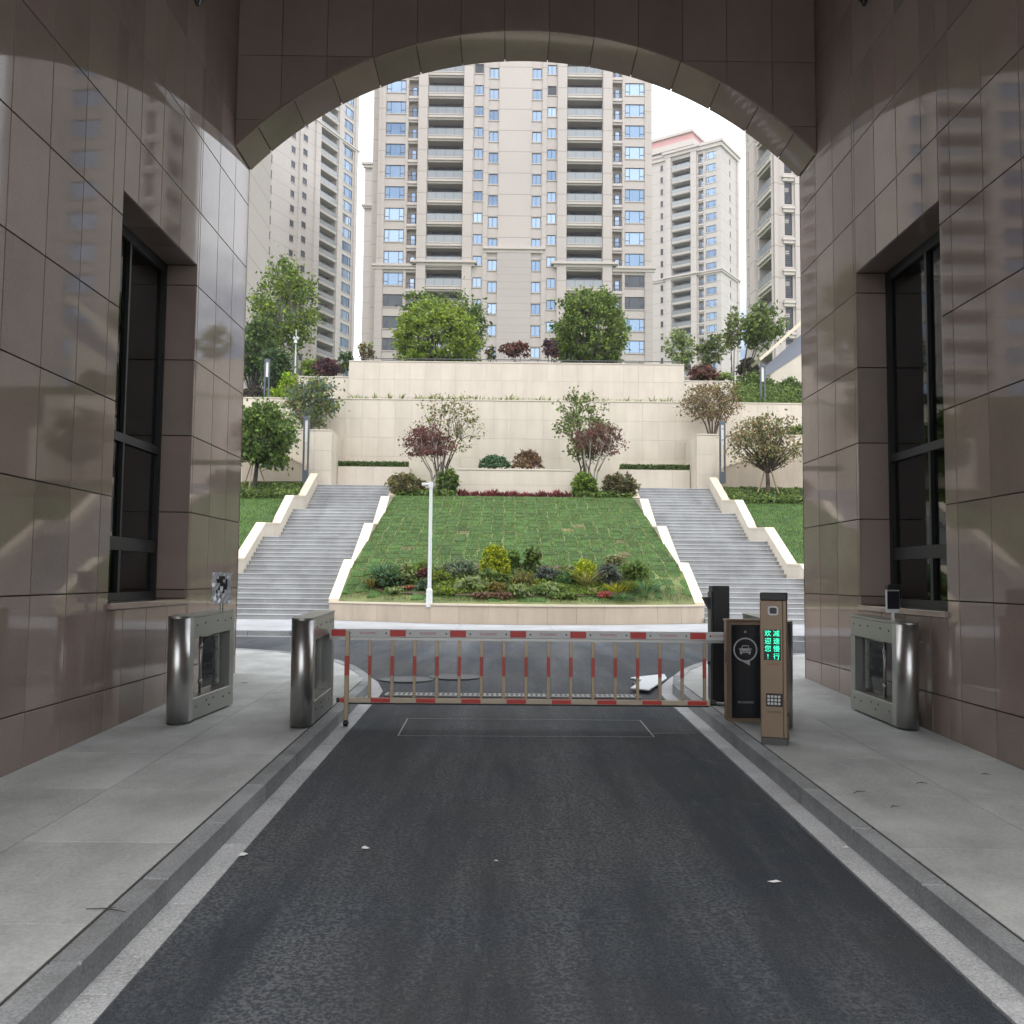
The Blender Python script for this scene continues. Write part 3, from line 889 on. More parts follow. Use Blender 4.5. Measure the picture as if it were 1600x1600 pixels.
# ================================================================ turnstiles
def turnstile(lab, loc, rz, sg, swing=True, glass_back=False):
    """front column at local y=0, body runs to y=1.25; sg = side on which bolts show"""
    t = thing('turnstile', lab, 'turnstile', loc, rz, 'steel swing turnstiles on the pavements')
    H = 1.02
    m = MB(); r = 0.105
    prof = [(r * cos(a), 0.13 - 0.13 * sin(a)) for a in [pi * k / 16 for k in range(17)]] + [(-r, .22), (r, .22)]
    m.prism(prof, 'z', 0.0, H - .02); o = m.build('front_column', MT['steel'], t)
    for i, pl in enumerate(o.data.polygons): pl.use_smooth = 2 <= i <= 17
    m = MB(); m.prism([(x * .98, y) for x, y in prof[:17]] + [(-r * .98, 1.26), (r * .98, 1.26)], 'z', H - .018, H + .004); m.build('top_cap', MT['steel_pl'], t)
    m = MB(); m.box(-r + .004, r - .004, .22, 1.25, H - .22, H - .02, bev=.005); m.build('upper_rail', MT['steel_pl'], t)
    m = MB(); m.box(-r + .004, r - .004, .22, 1.25, 0.0, .21, bev=.005); m.build('lower_rail', MT['steel_pl'], t)
    m = MB(); m.box(-r + .004, r - .004, 1.13, 1.248, .21, H - .22); m.build('rear_column', MT['steel_pl'], t)
    m = MB(); m.tube((0, .62, .21), (0, .62, H - .22), .016, n=12); m.tube((0, .62, .30), (0, .62, .35), .022, n=12); m.tube((0, .62, .66), (0, .62, .71), .022, n=12)
    m.build('gate_post', MT['steel_pl'], t, smooth=True)
    m = MB(); m.box(-.006, .006, .64, 1.11, .25, H - .25); m.build('gate_wing', MT['glass_clear'], t)
    m = MB()
    for y, z in ((.30, .12), (.55, .15), (.62, .09), (.72, .15), (.98, .12), (1.14, .13), (.30, .92), (.50, .93), (.80, .93), (1.0, .92), (1.16, .93)):
        for s in (1, -1): m.tube((s * (r - .006), y, z), (s * (r + .001), y, z), .010, n=8)
    m.build('bolt_heads', MT['steel_dk'], t)
    if glass_back:
        m = MB()
        for k in range(4):
            zc = .34 + k * .13
            for q in range(4):
                y = .70 + q * .1
                m.tube((0.007, y, zc + .02 * (q % 2)), (0.007, y + .06, zc + .03 - .02 * (q % 2)), .0035, n=4)
                m.tube((-0.007, y, zc + .02 * (q % 2)), (-0.007, y + .06, zc + .03 - .02 * (q % 2)), .0035, n=4)
        m.build('etched_pattern', MT['steel_dk'], t)
    return t


zs_ = lambda y: zr(y) + .131
t1 = turnstile('steel turnstile by the left wall with film-wrapped scanner on its rear end', (-3.17, 9.18, zs_(9.8)), -0.10, 1, glass_back=True)
t2 = turnstile('steel turnstile at the left kerb, beside the free end of the barrier', (-1.945, 9.08, zs_(9.7)), 0.0, 1)
t3 = turnstile('steel turnstile mostly hidden behind the bronze payment pillar', (2.72, 9.26, zs_(9.9)), 0.0, -1)
t4 = turnstile('steel turnstile against the right wall with black face scanner on top', (3.955, 9.25, zs_(9.9)), 0.04, -1, glass_back=True)
for t in (t1, t2, t3, t4): t.rotation_euler.x = math.atan(.028)

# film-wrapped scanner on the left turnstile
p = Vector((-2.99, 10.05, zs_(9.9) + 1.03))
t = thing('face_scanner', 'face scanner wrapped in crumpled clear film on the left turnstile', 'scanner', p)
m = MB(); m.tube((0, 0, 0), (0, 0, .12), .018, n=10); m.build('stem', MT['steel_pl'], t)
m = MB(); m.box(-.07, .07, -.012, .012, .11, .38, bev=.008); m.build('body', MT['black'], t)
m = MB(); m.box(-.055, .055, -.016, -.0125, .14, .345); m.build('screen', MT['panel_blk'], t)
m = MB(); n = 9
g = [[(-.10 + .20 * i / n + random.uniform(-.006, .006) + (.02 if j == n and i > 5 else 0), -.022 + random.uniform(-.010, .010), .09 + .33 * j / n + random.uniform(-.006, .006)) for i in range(n + 1)] for j in range(n + 1)]
for j in range(n):
    for i in range(n):
        if 2 <= i <= 6 and 3 <= j <= 7 and random.random() < .55: continue
        m.poly([g[j][i], g[j][i + 1], g[j + 1][i + 1]]); m.poly([g[j][i], g[j + 1][i + 1], g[j + 1][i]])
m.build('plastic_film', MT['film'], t)

p = Vector((3.90, 9.55, zs_(9.6) + 1.03))
t = thing('face_scanner', 'black face scanner with white rim on the right turnstile', 'scanner', p, 0.10)
m = MB(); m.tube((0, 0, 0), (0, 0, .10), .016, n=10); m.tube((0, 0, 0), (0, 0, .012), .05, n=16); m.build('stem', MT['white'], t)
m = MB(); m.box(-.072, .072, -.010, .018, .085, .345, bev=.008); m.build('rim', MT['white'], t)
m = MB(); m.box(-.064, .064, -.017, -.0105, .125, .305, bev=.003); m.build('screen', MT['panel_blk'], t)
m = MB(); m.box(-.074, .074, -.05, .02, .318, .372, bev=.006); m.build('hood', MT['black'], t)

# ================================================================ boom barrier with its cabinet
BY = 9.95
bz = zr(BY)
bb = thing('boom_barrier', 'red and white fence boom barrier lowered across the lane', 'barrier', (2.42, 9.86, zr(9.9) + .13))
BO = tuple(bb.location)
# cabinet
cx0, cx1, cy0, cy1, cz0, cz1 = 2.268, 2.64, 9.70, 9.86, zr(9.9) + .13, 1.41
m = MB(); m.prism([(cx0, cy0 + .05), (cx0 + .035, cy0), (cx1, cy0), (cx1, cy1), (cx0, cy1)], 'z', cz0, cz1)
cab = m.build('cabinet', MT['bronze'], bb, BO)
m = MB(); m.box(cx0 + .038, cx1 - .006, cy0 - .012, cy0 + .004, cz0 + .03, cz1 - .035, bev=.004); m.build('front_panel', MT['panel_blk'], cab, BO)
m = MB(); m.box(cx0 - .01, cx1 + .01, cy0 - .02, cy1 + .01, cz1, cz1 + .022, bev=.006); m.build('lid', MT['bronze'], cab, BO)
m = MB(); m.box(cx0 + .005, cx1 + .01, cy0 - .006, cy1, cz0 - .02, cz0 + .02); m.build('plinth', MT['bronze'], cab, BO)
pcx = 2.445
yf = cy0 - .0125
m = MB(); m.tube((pcx, yf + .001, cz1 - .105), (pcx, yf - .004, cz1 - .105), .012, n=14); m.build('lock', MT['steel_pl'], cab, BO)
# emblem: ring with a speech tail and a car
ez, R = 1.125, .122
m = MB(); N = 40
for k in range(N):
    a, c = 2 * pi * k / N, 2 * pi * (k + 1) / N
    P = [(pcx + R * cos(a), ez + R * sin(a)), (pcx + R * cos(c), ez + R * sin(c)), (pcx + (R - .014) * cos(c), ez + (R - .014) * sin(c)), (pcx + (R - .014) * cos(a), ez + (R - .014) * sin(a))]
    m.poly([(x, yf - .0010, z) for x, z in P])
m.poly([(pcx - .045, yf - .0014, ez - .108), (pcx + .045, yf - .0014, ez - .108), (pcx + .045, yf - .0014, ez - .160), (pcx - .01, yf - .0014, ez - .128)])
# car seen from the front
def pl(P, y=yf - .0012): m.poly([(pcx + x, y, ez + z) for x, z in P])
pl([(-.042, .012), (-.030, .044), (.030, .044), (.042, .012), (.030, .012), (.023, .034), (-.023, .034), (-.030, .012)][0:4])
pl([(-.058, -.006), (-.046, .012), (.046, .012), (.058, -.006), (.055, -.032), (-.055, -.032)])
pl([(-.068, .010), (-.050, .016), (-.050, .006), (-.062, .004)]); pl([(.068, .010), (.050, .016), (.050, .006), (.062, .004)])
pl([(-.052, -.032), (-.034, -.032), (-.034, -.048), (-.048, -.048)]); pl([(.052, -.032), (.034, -.032), (.034, -.048), (.048, -.048)])
m.build('emblem', MT['text_grey'], cab, BO)
m = MB()
pl([(-.034, .014), (-.025, .037), (.025, .037), (.034, .014)], yf - .0022)
pl([(-.048, -.018), (-.048, -.006), (-.030, -.010), (-.028, -.018)], yf - .0022); pl([(.048, -.018), (.048, -.006), (.030, -.010), (.028, -.018)], yf - .0022)
pl([(-.022, -.022), (-.022, -.016), (.022, -.016), (.022, -.022)], yf - .0022)
m.build('emblem_gaps', MT['panel_blk'], cab, BO)
text('lettering', 'TICOOMMO', .030, MT['text_grey'], cab, Vector((pcx, yf - .001, .595)) - Vector(BO), (pi / 2, 0, 0))
m = MB(); m.box(cx0 - .003, cx0 + .001, 9.77, 9.82, .98, 1.10); m.build('side_slot', MT['black'], cab, BO)
# boom
X0, X1 = -1.825, 2.36
z0, z1 = 1.20, 1.285
m = MB(); m.box(X0, X1, BY - .022, BY + .022, z0, z1, bev=.005); boom = m.build('boom', MT['white'], bb, BO)
sp = 0.6255
xr0 = at(516, 986, BY).x
for k in range(-1, 7):
    xa = xr0 + k * sp
    if xa + .165 < X0 + .06: continue
    m = MB(); m.box(max(xa, X0 + .02), xa + .165, BY - .0245, BY - .0222, z0 + .010, z1 - .008); m.build('red_reflector', MT['red'], boom, BO)
    if k >= 0:
        text('lettering', 'TICOOMMO', .032, MT['text_red'], boom, Vector((xa + .165 + .23 if k < 6 else xa + .30, BY - .0232, (z0 + z1) / 2)) - Vector(BO), (pi / 2, 0, 0))
    m = MB()
    for dx in (.21, .585):
        if xa + dx > X0 + .05 and xa + dx < X1 - .05: m.tube((xa + dx, BY - .021, (z0 + z1) / 2), (xa + dx, BY - .026, (z0 + z1) / 2), .010, n=8)
    if m.f: m.build('bolt', MT['steel_dk'], boom, BO)
m = MB(); m.box(X0, 2.30, BY - .012, BY + .012, z0 - .028, z0 - .001); m.build('hinge_rail', MT['steel_pl'], boom, BO)
# lower rail
rz0, rz1 = .525, .575
m = MB(); m.box(-1.71, 2.14, BY - .017, BY + .017, rz0, rz1, bev=.004); rail = m.build('lower_rail', MT['cream'], bb, BO)
m = MB(); m.tube((-1.74, BY, .55), (-1.705, BY, .55), .024, n=10); m.tube((2.14, BY, .55), (2.20, BY, .55), .028, n=10); m.build('end_cap', MT['black'], rail, BO)
m = MB(); m.tube((2.20, BY, .55), (2.36, BY - .10, .55), .016, n=10); m.build('hinge_arm', MT['steel_pl'], rail, BO)
m = MB(); m.box(-1.62, 2.13, BY - .010, BY + .014, rz0 - .016, rz0 - .001); m.build('rubber_strip', MT['black'], rail, BO)
per = 0.4695
for k in range(-1, 8):
    xa = at(579.6, 1092, BY).x + k * per
    a_, c_ = max(xa, -1.70), min(xa + .20, 2.13)
    if c_ - a_ < .02: continue
    m = MB(); m.box(a_, c_, BY - .0195, BY - .0172, rz0 + .006, rz1 - .006); m.box(a_, c_, BY - .0175, BY + .0175, rz1 + .0005, rz1 + .003); m.build('red_reflector', MT['red'], rail, BO)
# pickets
xp0 = at(543, 1040, BY).x
dpx = (at(1100.6, 1046, BY).x - xp0) / 16
pk = MB(); pk.box(-.0165, .0165, -.012, .012, rz1 + .001, z0 - .028, bev=.003)
sl_ = MB(); sl_.box(-.018, .018, -.0135, .0135, .805, 1.010, bev=.003)
pm, sm = pk.mesh('picket', MT['picket'], (0, 0, 0)), sl_.mesh('sleeve', MT['red_dk'], (0, 0, 0))
for k in range(17):
    if k == 0: continue
    o = link('picket', pm, bb, Vector((xp0 + k * dpx, BY, 0)) - Vector(BO))
    link('sleeve', sm, o)
m = MB(); zf = zr(BY) + .012
m.box(xp0 - .023, xp0 + .023, BY - .045, BY - .019, zf + .05, z0 + .06, bev=.003); leg = m.build('support_leg', MT['picket'], bb, BO)
m = MB(); m.box(xp0 - .0245, xp0 + .0245, BY - .0465, BY - .0175, .805, 1.010, bev=.003); m.build('sleeve', MT['red_dk'], leg, BO)
m = MB(); m.tube((xp0 - .022, BY - .032, zf + .028), (xp0 + .022, BY - .032, zf + .028), .034, n=16); m.tube((xp0 - .03, BY - .032, zf + .028), (xp0 + .03, BY - .032, zf + .028), .012, n=8); m.build('foot_wheel', MT['black'], leg, BO)

# black pillar behind the cabinet
t = thing('exit_pillar', 'tall black pillar standing behind the barrier cabinet', 'pillar', (2.425, 10.8, zs_(10.8)))
m = MB(); m.box(-.09, .10, -.11, .11, 0, 1.33, bev=.008); m.build('body', MT['black'], t)
m = MB(); m.box(-.105, -.09, -.07, .09, .05, 1.26); m.build('front_cover', MT['steel_dk'], t)
m = MB(); m.prism([(-.106, 1.20), (-.18, 1.20), (-.106, 1.06)], 'y', -.05, .08); m.build('camera_hood', MT['black'], t)
m = MB(); m.box(-.10, .11, -.12, .12, -.002, .03); m.build('plinth', MT['steel_dk'], t)
m = MB(); m.tube((-.106, 0, .46), (-.125, 0, .46), .02, n=10); m.tube((.03, -.111, .20), (.03, -.122, .20), .016, n=10); m.build('knob', MT['black'], t)

# payment pillar
t = thing('payment_pillar', 'bronze plate recognition pillar with green lit display', 'payment pillar', (2.43, 8.60, zs_(8.7)), -0.33)
PO = tuple(t.location)
w2 = .112
m = MB(); m.box(-w2, w2, -.06, .18, .045, 1.33, bev=.006); m.build('body', MT['steel_dk'], t)
m = MB(); m.box(-w2 - .004, w2 - .03, -.085, -.061, .06, 1.275, bev=.006); fr = m.build('front_face', MT['bronze'], t)
m = MB(); m.box(w2 - .032, w2 + .002, -.080, .10, .06, 1.275, bev=.006); m.build('side_face', MT['bronze'], t)
m = MB(); m.box(-w2 - .002, w2 + .004, -.075, .185, -.01, .06, bev=.004); m.build('plinth', MT['steel_dk'], t)
m = MB(); m.box(-w2 - .004, w2 + .004, -.07, .185, 1.276, 1.345, bev=.006); m.build('top_cap', MT['black'], t)
fc = -.018 - .0  # centre of the front face
yq = -.0852
m = MB(); m.box(-.10, .075, yq - .0012, yq + .002, 1.16, 1.235); m.build('camera_window', MT['bronze'], fr)
m = MB()
def ringrect(mm, cx, cz, w_, h_, r_, y, n=6):
    P = []
    for (sx, sz, a0_) in ((1, 1, 0), (-1, 1, pi / 2), (-1, -1, pi), (1, -1, 3 * pi / 2)):
        for k in range(n + 1):
            a = a0_ + pi / 2 * k / n
            P.append((cx + sx * (w_ / 2 - r_) + r_ * cos(a), y, cz + sz * (h_ / 2 - r_) + r_ * sin(a)))
    mm.poly(P)
ringrect(m, .0, 1.185, .092, .082, .022, yq - .004); m.build('camera_bezel', MT['white'], fr)
m = MB(); ringrect(m, .0, 1.185, .062, .054, .012, yq - .006); m.build('camera_lens', MT['panel_blk'], fr)
dz0, dz1 = .745, 1.015
m = MB(); m.box(-.085, .062, yq - .003, yq + .002, dz0, dz1, bev=.002); scr = m.build('display', MT['led_back'], fr)
rows = 4
for s, x in (('欢迎您!', -.048), ('减速慢行', .026)):
    for k, ch in enumerate(s):
        text('display_text', ch, .060, MT['led'], scr, (x, yq - .0042, dz1 - .036 - k * .068), (pi / 2, 0, 0))
text('lettering', '严 禁 跟 车', .020, MT['led_red'], fr, (-.01, yq - .001, .705), (pi / 2, 0, 0))
m = MB(); m.box(-.068, .075, yq - .003, yq + .002, .335, .450, bev=.002); sp_ = m.build('speaker_panel', MT['black'], fr)
m = MB()
for i in range(4):
    for j in range(3):
        m.box(-.056 + i * .030, -.034 + i * .030, yq - .006, yq - .003, .350 + j * .031, .372 + j * .031, bev=.002)
o = m.build('speaker_grid', MT['white'], sp_)
text('lettering', 'TICOOMMO', .024, MT['text_dark'], fr, (.0, yq - .001, .285), (pi / 2, 0, 0))
m = MB(); m.tube((w2 + .002, -.02, .26), (w2 + .012, -.02, .26), .014, n=10); m.build('side_lock', MT['black'], t)

# white board left lying at the right kerb corner
p0 = onroad(1005, 1072)
t = thing('board_scrap', 'white board scrap lying on the asphalt by the right kerb corner', 'board', (p0.x, p0.y, zr(p0.y)))
m = MB()
O = [onroad(*q) for q in ((985, 1082), (1014, 1086), (1042, 1062), (1038, 1054), (985, 1061), (1003, 1066))]
m.prism([(q.x, q.y) for q in O], 'z', p0.z + .03, p0.z + .045); o = m.build('panel', MT['foam'], t, tuple(t.location))
m = MB(); m.box(p0.x - .12, p0.x + .2, p0.y - .2, p0.y + .2, p0.z, p0.z + .029); m.build('batten', MT['black'], t, tuple(t.location))

# litter
for (px, py, s, lab) in ((379, 1338, .035, 'crumpled white paper scrap on the left gutter edge'), (570, 1327, .028, 'small white scrap on the asphalt left of centre'),
                         (1213, 1380, .022, 'thin white sliver lying on the asphalt to the right'), (775, 1347, .014, 'tiny pale crumb near the middle of the lane'), (1322, 1326, .02, 'small white scrap on the right gutter slabs')):
    p = onroad(px, py)
    m = MB(); n = 6
    rg = [(s * (1 + random.uniform(-.35, .35)) * cos(2 * pi * k / n) * (2.0 if 'sliver' in lab else 1), s * (.6 + random.uniform(-.2, .2)) * sin(2 * pi * k / n), random.uniform(0, s * .25)) for k in range(n)]
    tp = (0, 0, s * .55)
    for k in range(n): m.poly([rg[k], rg[(k + 1) % n], tp])
    o = m.build('paper_scrap', MT['paper']); o.location = (p.x, p.y, p.z + .007)
    tag(o, lab, 'litter', 'scraps of litter on the lane')

# dry twigs and leaf bits on the pavements
for k, (px, py, side_) in enumerate(((1342, 1239, 'beside the right turnstile'), (1440, 1225, 'towards the right wall'), (1398, 1262, 'in the middle of the right pavement'), (1540, 1211, 'at the foot of the right wall'), (165, 1424, 'on the near left pavement by the kerb'), (382, 1068, 'between the two left turnstiles'))):
    d_ = rt * (px - 800) + up * (800 - py) + fw * F
    p = CAMPOS + d_ * ((.131 - HC) / (d_.z - .028 * d_.y))
    t = thing('dry_twig', 'dry dark twig lying ' + side_, 'twig', p, random.uniform(-.6, .6), 'dry twigs on the pavements')
    ln = .20 if k == 4 else random.uniform(.07, .12)
    m = MB(); m.path([(-ln / 2, 0, .006), (0, .012, .010), (ln / 2, -.006, .006)], [.002, .003, .0015], 5); m.tube((0, .012, .010), (ln * .2, .03, .012), .002, .001, 4); m.build('stem', MT['bark_dk'], t)

# ================================================================ garden: stairs, cheek walls, planter, terraces
ZP = zR + .13                       # far pavement level 0.55
SXL = (-8.85, -5.19); SXR = (5.88, 9.54)
FL = [(27.95, 9), (32.2, 9), (37.0, 9), (41.6, 10)]
RISE, TREAD = .15, .285
ZL = ZP + 37 * RISE                 # landing at the head of the stairs


def stair(lab, x0, x1):
    t = thing('garden_stairs', lab, 'stairs', ((x0 + x1) / 2, 27.95, ZP), group='grey granite stairs up to the garden terrace')
    O = tuple(t.location)
    z = ZP
    for k, (ys_, n) in enumerate(FL):
        for i in range(n):
            y0 = ys_ + i * TREAD
            if i < n - 1: y1 = y0 + TREAD
            else: y1 = FL[k + 1][0] if k < 3 else 46.6
            m = MB()
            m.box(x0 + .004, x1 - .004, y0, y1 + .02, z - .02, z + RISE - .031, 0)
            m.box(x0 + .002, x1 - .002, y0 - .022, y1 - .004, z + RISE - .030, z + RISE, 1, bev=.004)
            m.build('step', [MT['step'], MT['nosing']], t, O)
            z += RISE
    return t


stair('left flight of grey granite stairs climbing beside the lawn', *SXL)
stair('right flight of grey granite stairs climbing beside the lawn', *SXR)

PROF = [(28.10, 1.16), (30.60, 2.37), (32.05, 2.41), (34.80, 3.78), (37.05, 3.90), (39.30, 5.17), (41.55, 5.36), (44.15, 6.62)]


def cheek(lab, x0, x1):
    t = thing('cheek_wall', lab, 'stair wall', ((x0 + x1) / 2, 28.1, ZP), group='cream walls along the garden stairs')
    O = tuple(t.location)
    body = [(28.10, .40)] + [(y, z - .055) for y, z in PROF] + [(44.15, .40)]
    m = MB(); m.prism(body, 'x', x0, x1); m.build('wall_body', MT['beige'], t, O)
    for i in range(len(PROF) - 1):
        (ya, za), (yb, zb) = PROF[i], PROF[i + 1]
        n = 2 if yb - ya > 2 else 1
        for k in range(n):
            y0, y1 = ya + (yb - ya) * k / n, ya + (yb - ya) * (k + 1) / n
            q0, q1 = za + (zb - za) * k / n, za + (zb - za) * (k + 1) / n
            m = MB(); m.prism([(y0 + .002, q0 - .053), (y0 + .002, q0), (y1 - .002, q1), (y1 - .002, q1 - .053)], 'x', x0 - .025, x1 + .025)
            m.build('coping_stone', MT['coping'], t, O)
    return t


cheek('cream stepped wall between the left stairs and central lawn', -5.19, -4.89)
cheek('cream stepped wall between the right stairs and central lawn', 5.58, 5.88)
cheek('cream stepped wall on the outer side of the left stairs', -9.15, -8.85)
cheek('cream stepped wall on the outer side of the right stairs', 9.54, 9.84)


def clad(par, O, ori, c, a0, a1, z0, z1, w_, h_, mat, name='stone_panel', gap=.005):
    na, nz_ = max(1, round((a1 - a0) / w_)), max(1, round((z1 - z0) / h_))
    dw, dh = (a1 - a0) / na, (z1 - z0) / nz_
    for i in range(na):
        for j in range(nz_):
            a, z = a0 + (i + .5) * dw, z0 + (j + .5) * dh
            p = (c, a, z) if 'x' in ori else (a, c, z)
            tile(name, ori, p, dw, dh, mat, par, O, t=.03, gap=gap, bev=.003)


# low planter wall in front of the lawn: one gentle arc, its middle length standing a little proud
PXC, PHW = .345, 5.535
def yfront(x): return 28.05 - 1.75 * (1 - min(1.0, abs((x - PXC) / PHW)) ** 2)
t = thing('planter_wall', 'low pinkish stone planter wall curving along the foot of the lawn', 'planter wall', (PXC, 28.0, ZP)); O = tuple(t.location)
def arc_piece(name, xa, xb, off, z0, z1, t0, t1, mat, gap=.003, over=0.0):
    """prism along the arc: front face at offset t0, back at t1"""
    def pt(x, d):
        n = Vector(((x - PXC) * 2 * 1.75 / PHW ** 2, -1)).normalized()
        return Vector((x, yfront(x) - off)) - n * d
    P = [pt(xa + gap, t0), pt(xb - gap, t0), pt(xb - gap, t1), pt(xa + gap, t1)]
    m = MB(); m.prism([(p.x, p.y) for p in P], 'z', z0, z1); return m.build(name, mat, t, O)
for xa, xb, off, n in ((-5.19, PXC - 3.25, 0, 3), (PXC - 3.25, PXC + 3.25, .14, 8), (PXC + 3.25, 5.88, 0, 3)):
    d = (xb - xa) / n
    for k in range(n):
        q0, q1 = xa + k * d, xa + (k + 1) * d
        arc_piece('wall_core', q0, q1, off, ZP - .1, 1.048, .03, .34, MT['planter'], 0)
        arc_piece('stone_panel', q0, q1, off, ZP + .004, 1.048, 0, .03, MT['planter'], .003)
        arc_piece('coping_stone', q0, q1, off, 1.05, 1.10, -.03, .36, MT['coping'], .002)
for q in (PXC - 3.25, PXC + 3.25):
    arc_piece('return_panel', q - .02, q + .02, .132, ZP, 1.046, 0, .3, MT['planter'], 0)


# central lawn: sloping bed, sods laid on it
def lz(y, x=.35):
    if y >= 30.0: return 2.0858 + (y - 30.0) * .2905
    yf = yfront(x)
    return 1.06 + (y - yf) / (30.0 - yf) * 1.0258
b = MB()
xs_l = [-4.9 + 10.5 * k / 14 for k in range(15)]
for k in range(14):
    xa, xb = xs_l[k], xs_l[k + 1]
    pa, pb = yfront(xa) + .1, yfront(xb) + .1
    b.poly([(xa, pa, lz(pa, xa)), (xb, pb, lz(pb, xb)), (xb, 30.0, lz(30)), (xa, 30.0, lz(30))])
b.poly([(-4.9, 30.0, lz(30)), (5.6, 30.0, lz(30)), (5.6, 41.3, lz(41.3)), (-4.9, 41.3, lz(41.3))])
lawn = b.build('lawn', MT['straw']); tag(lawn, kind='structure')
b = MB(); b.poly([(-5.2, 41.3, lz(41.3)), (5.9, 41.3, lz(41.3)), (5.9, 48.1, 6.05), (-5.2, 48.1, 6.05)])
tag(b.build('planting_bed', MT['grassbed']), kind='structure')
SLF = lambda y, x: math.atan((lz(y + .05, x) - lz(y - .05, x)) / .1)
rows_, cols_ = 26, 24
yA, yB_ = 26.6, 41.25
dy = (yB_ - yA) / rows_
cnt = 0
rest = MB()
for j in range(rows_):
    y0 = yA + j * dy
    xa, xb = -4.87, 5.56
    nc = round((xb - xa) / .435)
    dx = (xb - xa) / nc
    for i in range(nc):
        sh = .12 * sin(j * 1.7 + i * .35) + random.uniform(-.03, .03)
        g1, g2 = random.uniform(.004, .020), random.uniform(.004, .018)
        xc, yc = xa + (i + .5) * dx + sh * .35, y0 + dy * .5 + .06 * sin(i * 2.1 + j)
        if yc - dy / 2 < yfront(xc) + .26: continue
        hw, hh = dx / 2 - g1, dy / 2 - g2
        hz = random.uniform(.012, .032)
        skew = random.uniform(-.03, .03)
        m = MB(); c = .03
        P = [(-hw + skew, -hh), (hw + skew, -hh + skew), (hw - skew, hh), (-hw - skew, hh - skew)]
        lo = [(x, y, -.01) for x, y in P]; hi = [(x * (1 - c / hw), y * (1 - c / hh), hz) for x, y in P]
        m.v = lo + hi + [(0, 0, hz + random.uniform(.004, .014))]
        m.f = [(4, 5, 8), (5, 6, 8), (6, 7, 8), (7, 4, 8)] + [(k, (k + 1) % 4, (k + 1) % 4 + 4, k + 4) for k in range(4)]
        m.m = [0] * 8
        if yc > 29.2 and cnt < 298:
            o = m.build('turf_sod', MT['turf_dry'] if random.random() < .02 else MT['turf'], lawn)
            o.location = (xc, yc, lz(yc, xc)); o.rotation_euler = (SLF(yc, xc), 0, 0); cnt += 1
        else:
            R = Matrix.Rotation(SLF(yc, xc), 3, 'X')
            bidx = len(rest.v)
            rest.v += [tuple(R @ Vector(v) + Vector((xc, yc, lz(yc, xc)))) for v in m.v]
            rest.f += [tuple(bidx + q for q in f) for f in m.f]; rest.m += [0] * 8
o = rest.build('turf_sods', MT['turf'], lawn); o['kind'] = 'stuff'


def blades(name, n, region, h0, h1, wd, mats, ratio=.12):
    """loose grass blades: region(n) gives base points"""
    P = region(n); n = len(P)
    a = RNG.uniform(0, 2 * pi, n); h = RNG.uniform(h0, h1, n); ln = RNG.uniform(-.5, .5, (n, 2)) * h[:, None]
    d = np.stack([np.cos(a), np.sin(a), np.zeros(n)], 1) * wd
    tip = P + np.stack([ln[:, 0], ln[:, 1], h], 1)
    co = np.stack([P - d, P + d, tip], 1).reshape(-1, 3)
    mi = (RNG.random(n) < ratio).astype(np.int32)
    me = np_mesh(name, co, 3, np.arange(3 * n), mats, mi)
    return tag(link(name, me), kind='stuff')


yfv = np.vectorize(yfront)
def reg_center(n):
    y = RNG.uniform(26.6, 41.25, n); x = RNG.uniform(-4.87, 5.56, n)
    k = y > yfv(x) + .27; x, y = x[k], y[k]
    # fewer blades over the joints of the sods
    u = ((x + 4.87) / .435) % 1; v = ((y - yA) / dy) % 1
    k = (np.minimum(u, 1 - u) > .07) & (np.minimum(v, 1 - v) > .06) | (RNG.random(len(x)) < .25)
    x, y = x[k], y[k]
    return np.stack([x, y, np.array([lz(q, p) for q, p in zip(y, x)]) + .012], 1)


blades('lawn_grass', 60000, reg_center, .03, .085, .010, [LEAF['grass'], LEAF['grass_dry']], .16)

# side lawns beyond the outer stair walls
for (xa, xb, gx) in ((-30.0, -9.15, 'left'), (9.84, 32.0, 'right')):
    b = MB()
    b.poly([(xa, 28.0, ZP - .05), (xb, 28.0, ZP - .05), (xb, 30.0, 1.75), (xa, 30.0, 1.75)])
    b.poly([(xa, 30.0, 1.75), (xb, 30.0, 1.75), (xb, 42.6, 5.75), (xa, 42.6, 5.75)])
    b.poly([(xa, 42.6, 5.75), (xb, 42.6, 5.75), (xb, 48.2, 6.3), (xa, 48.2, 6.3)])
    o = b.build('side_lawn', MT['turf']); tag(o, kind='structure')
    def reg(n, xa=xa, xb=xb):
        y = RNG.uniform(30, 42.6, n)
        x = RNG.uniform(max(xa, -14.5), min(xb, 15.5), n)
        return np.stack([x, y, 1.75 + (y - 30) * 4.0 / 12.6 + .0], 1)
    blades('side_lawn_grass', 22000, reg, .03, .09, .010, [LEAF['grass'], LEAF['grass_dry']], .14)

# terraces behind
ZA = at(800, 625, 48).z; ZB = at(800, 566, 52).z
b = MB(); b.box(-60, 60, 48.35, 52.4, 5.0, ZA - .12); tag(b.build('middle_terrace', MT['soil']), kind='structure')
b = MB(); b.box(-260, 260, 52.3, 420, 5.0, ZB - 1.6); tag(b.build('upper_terrace', MT['grassbed']), kind='structure')


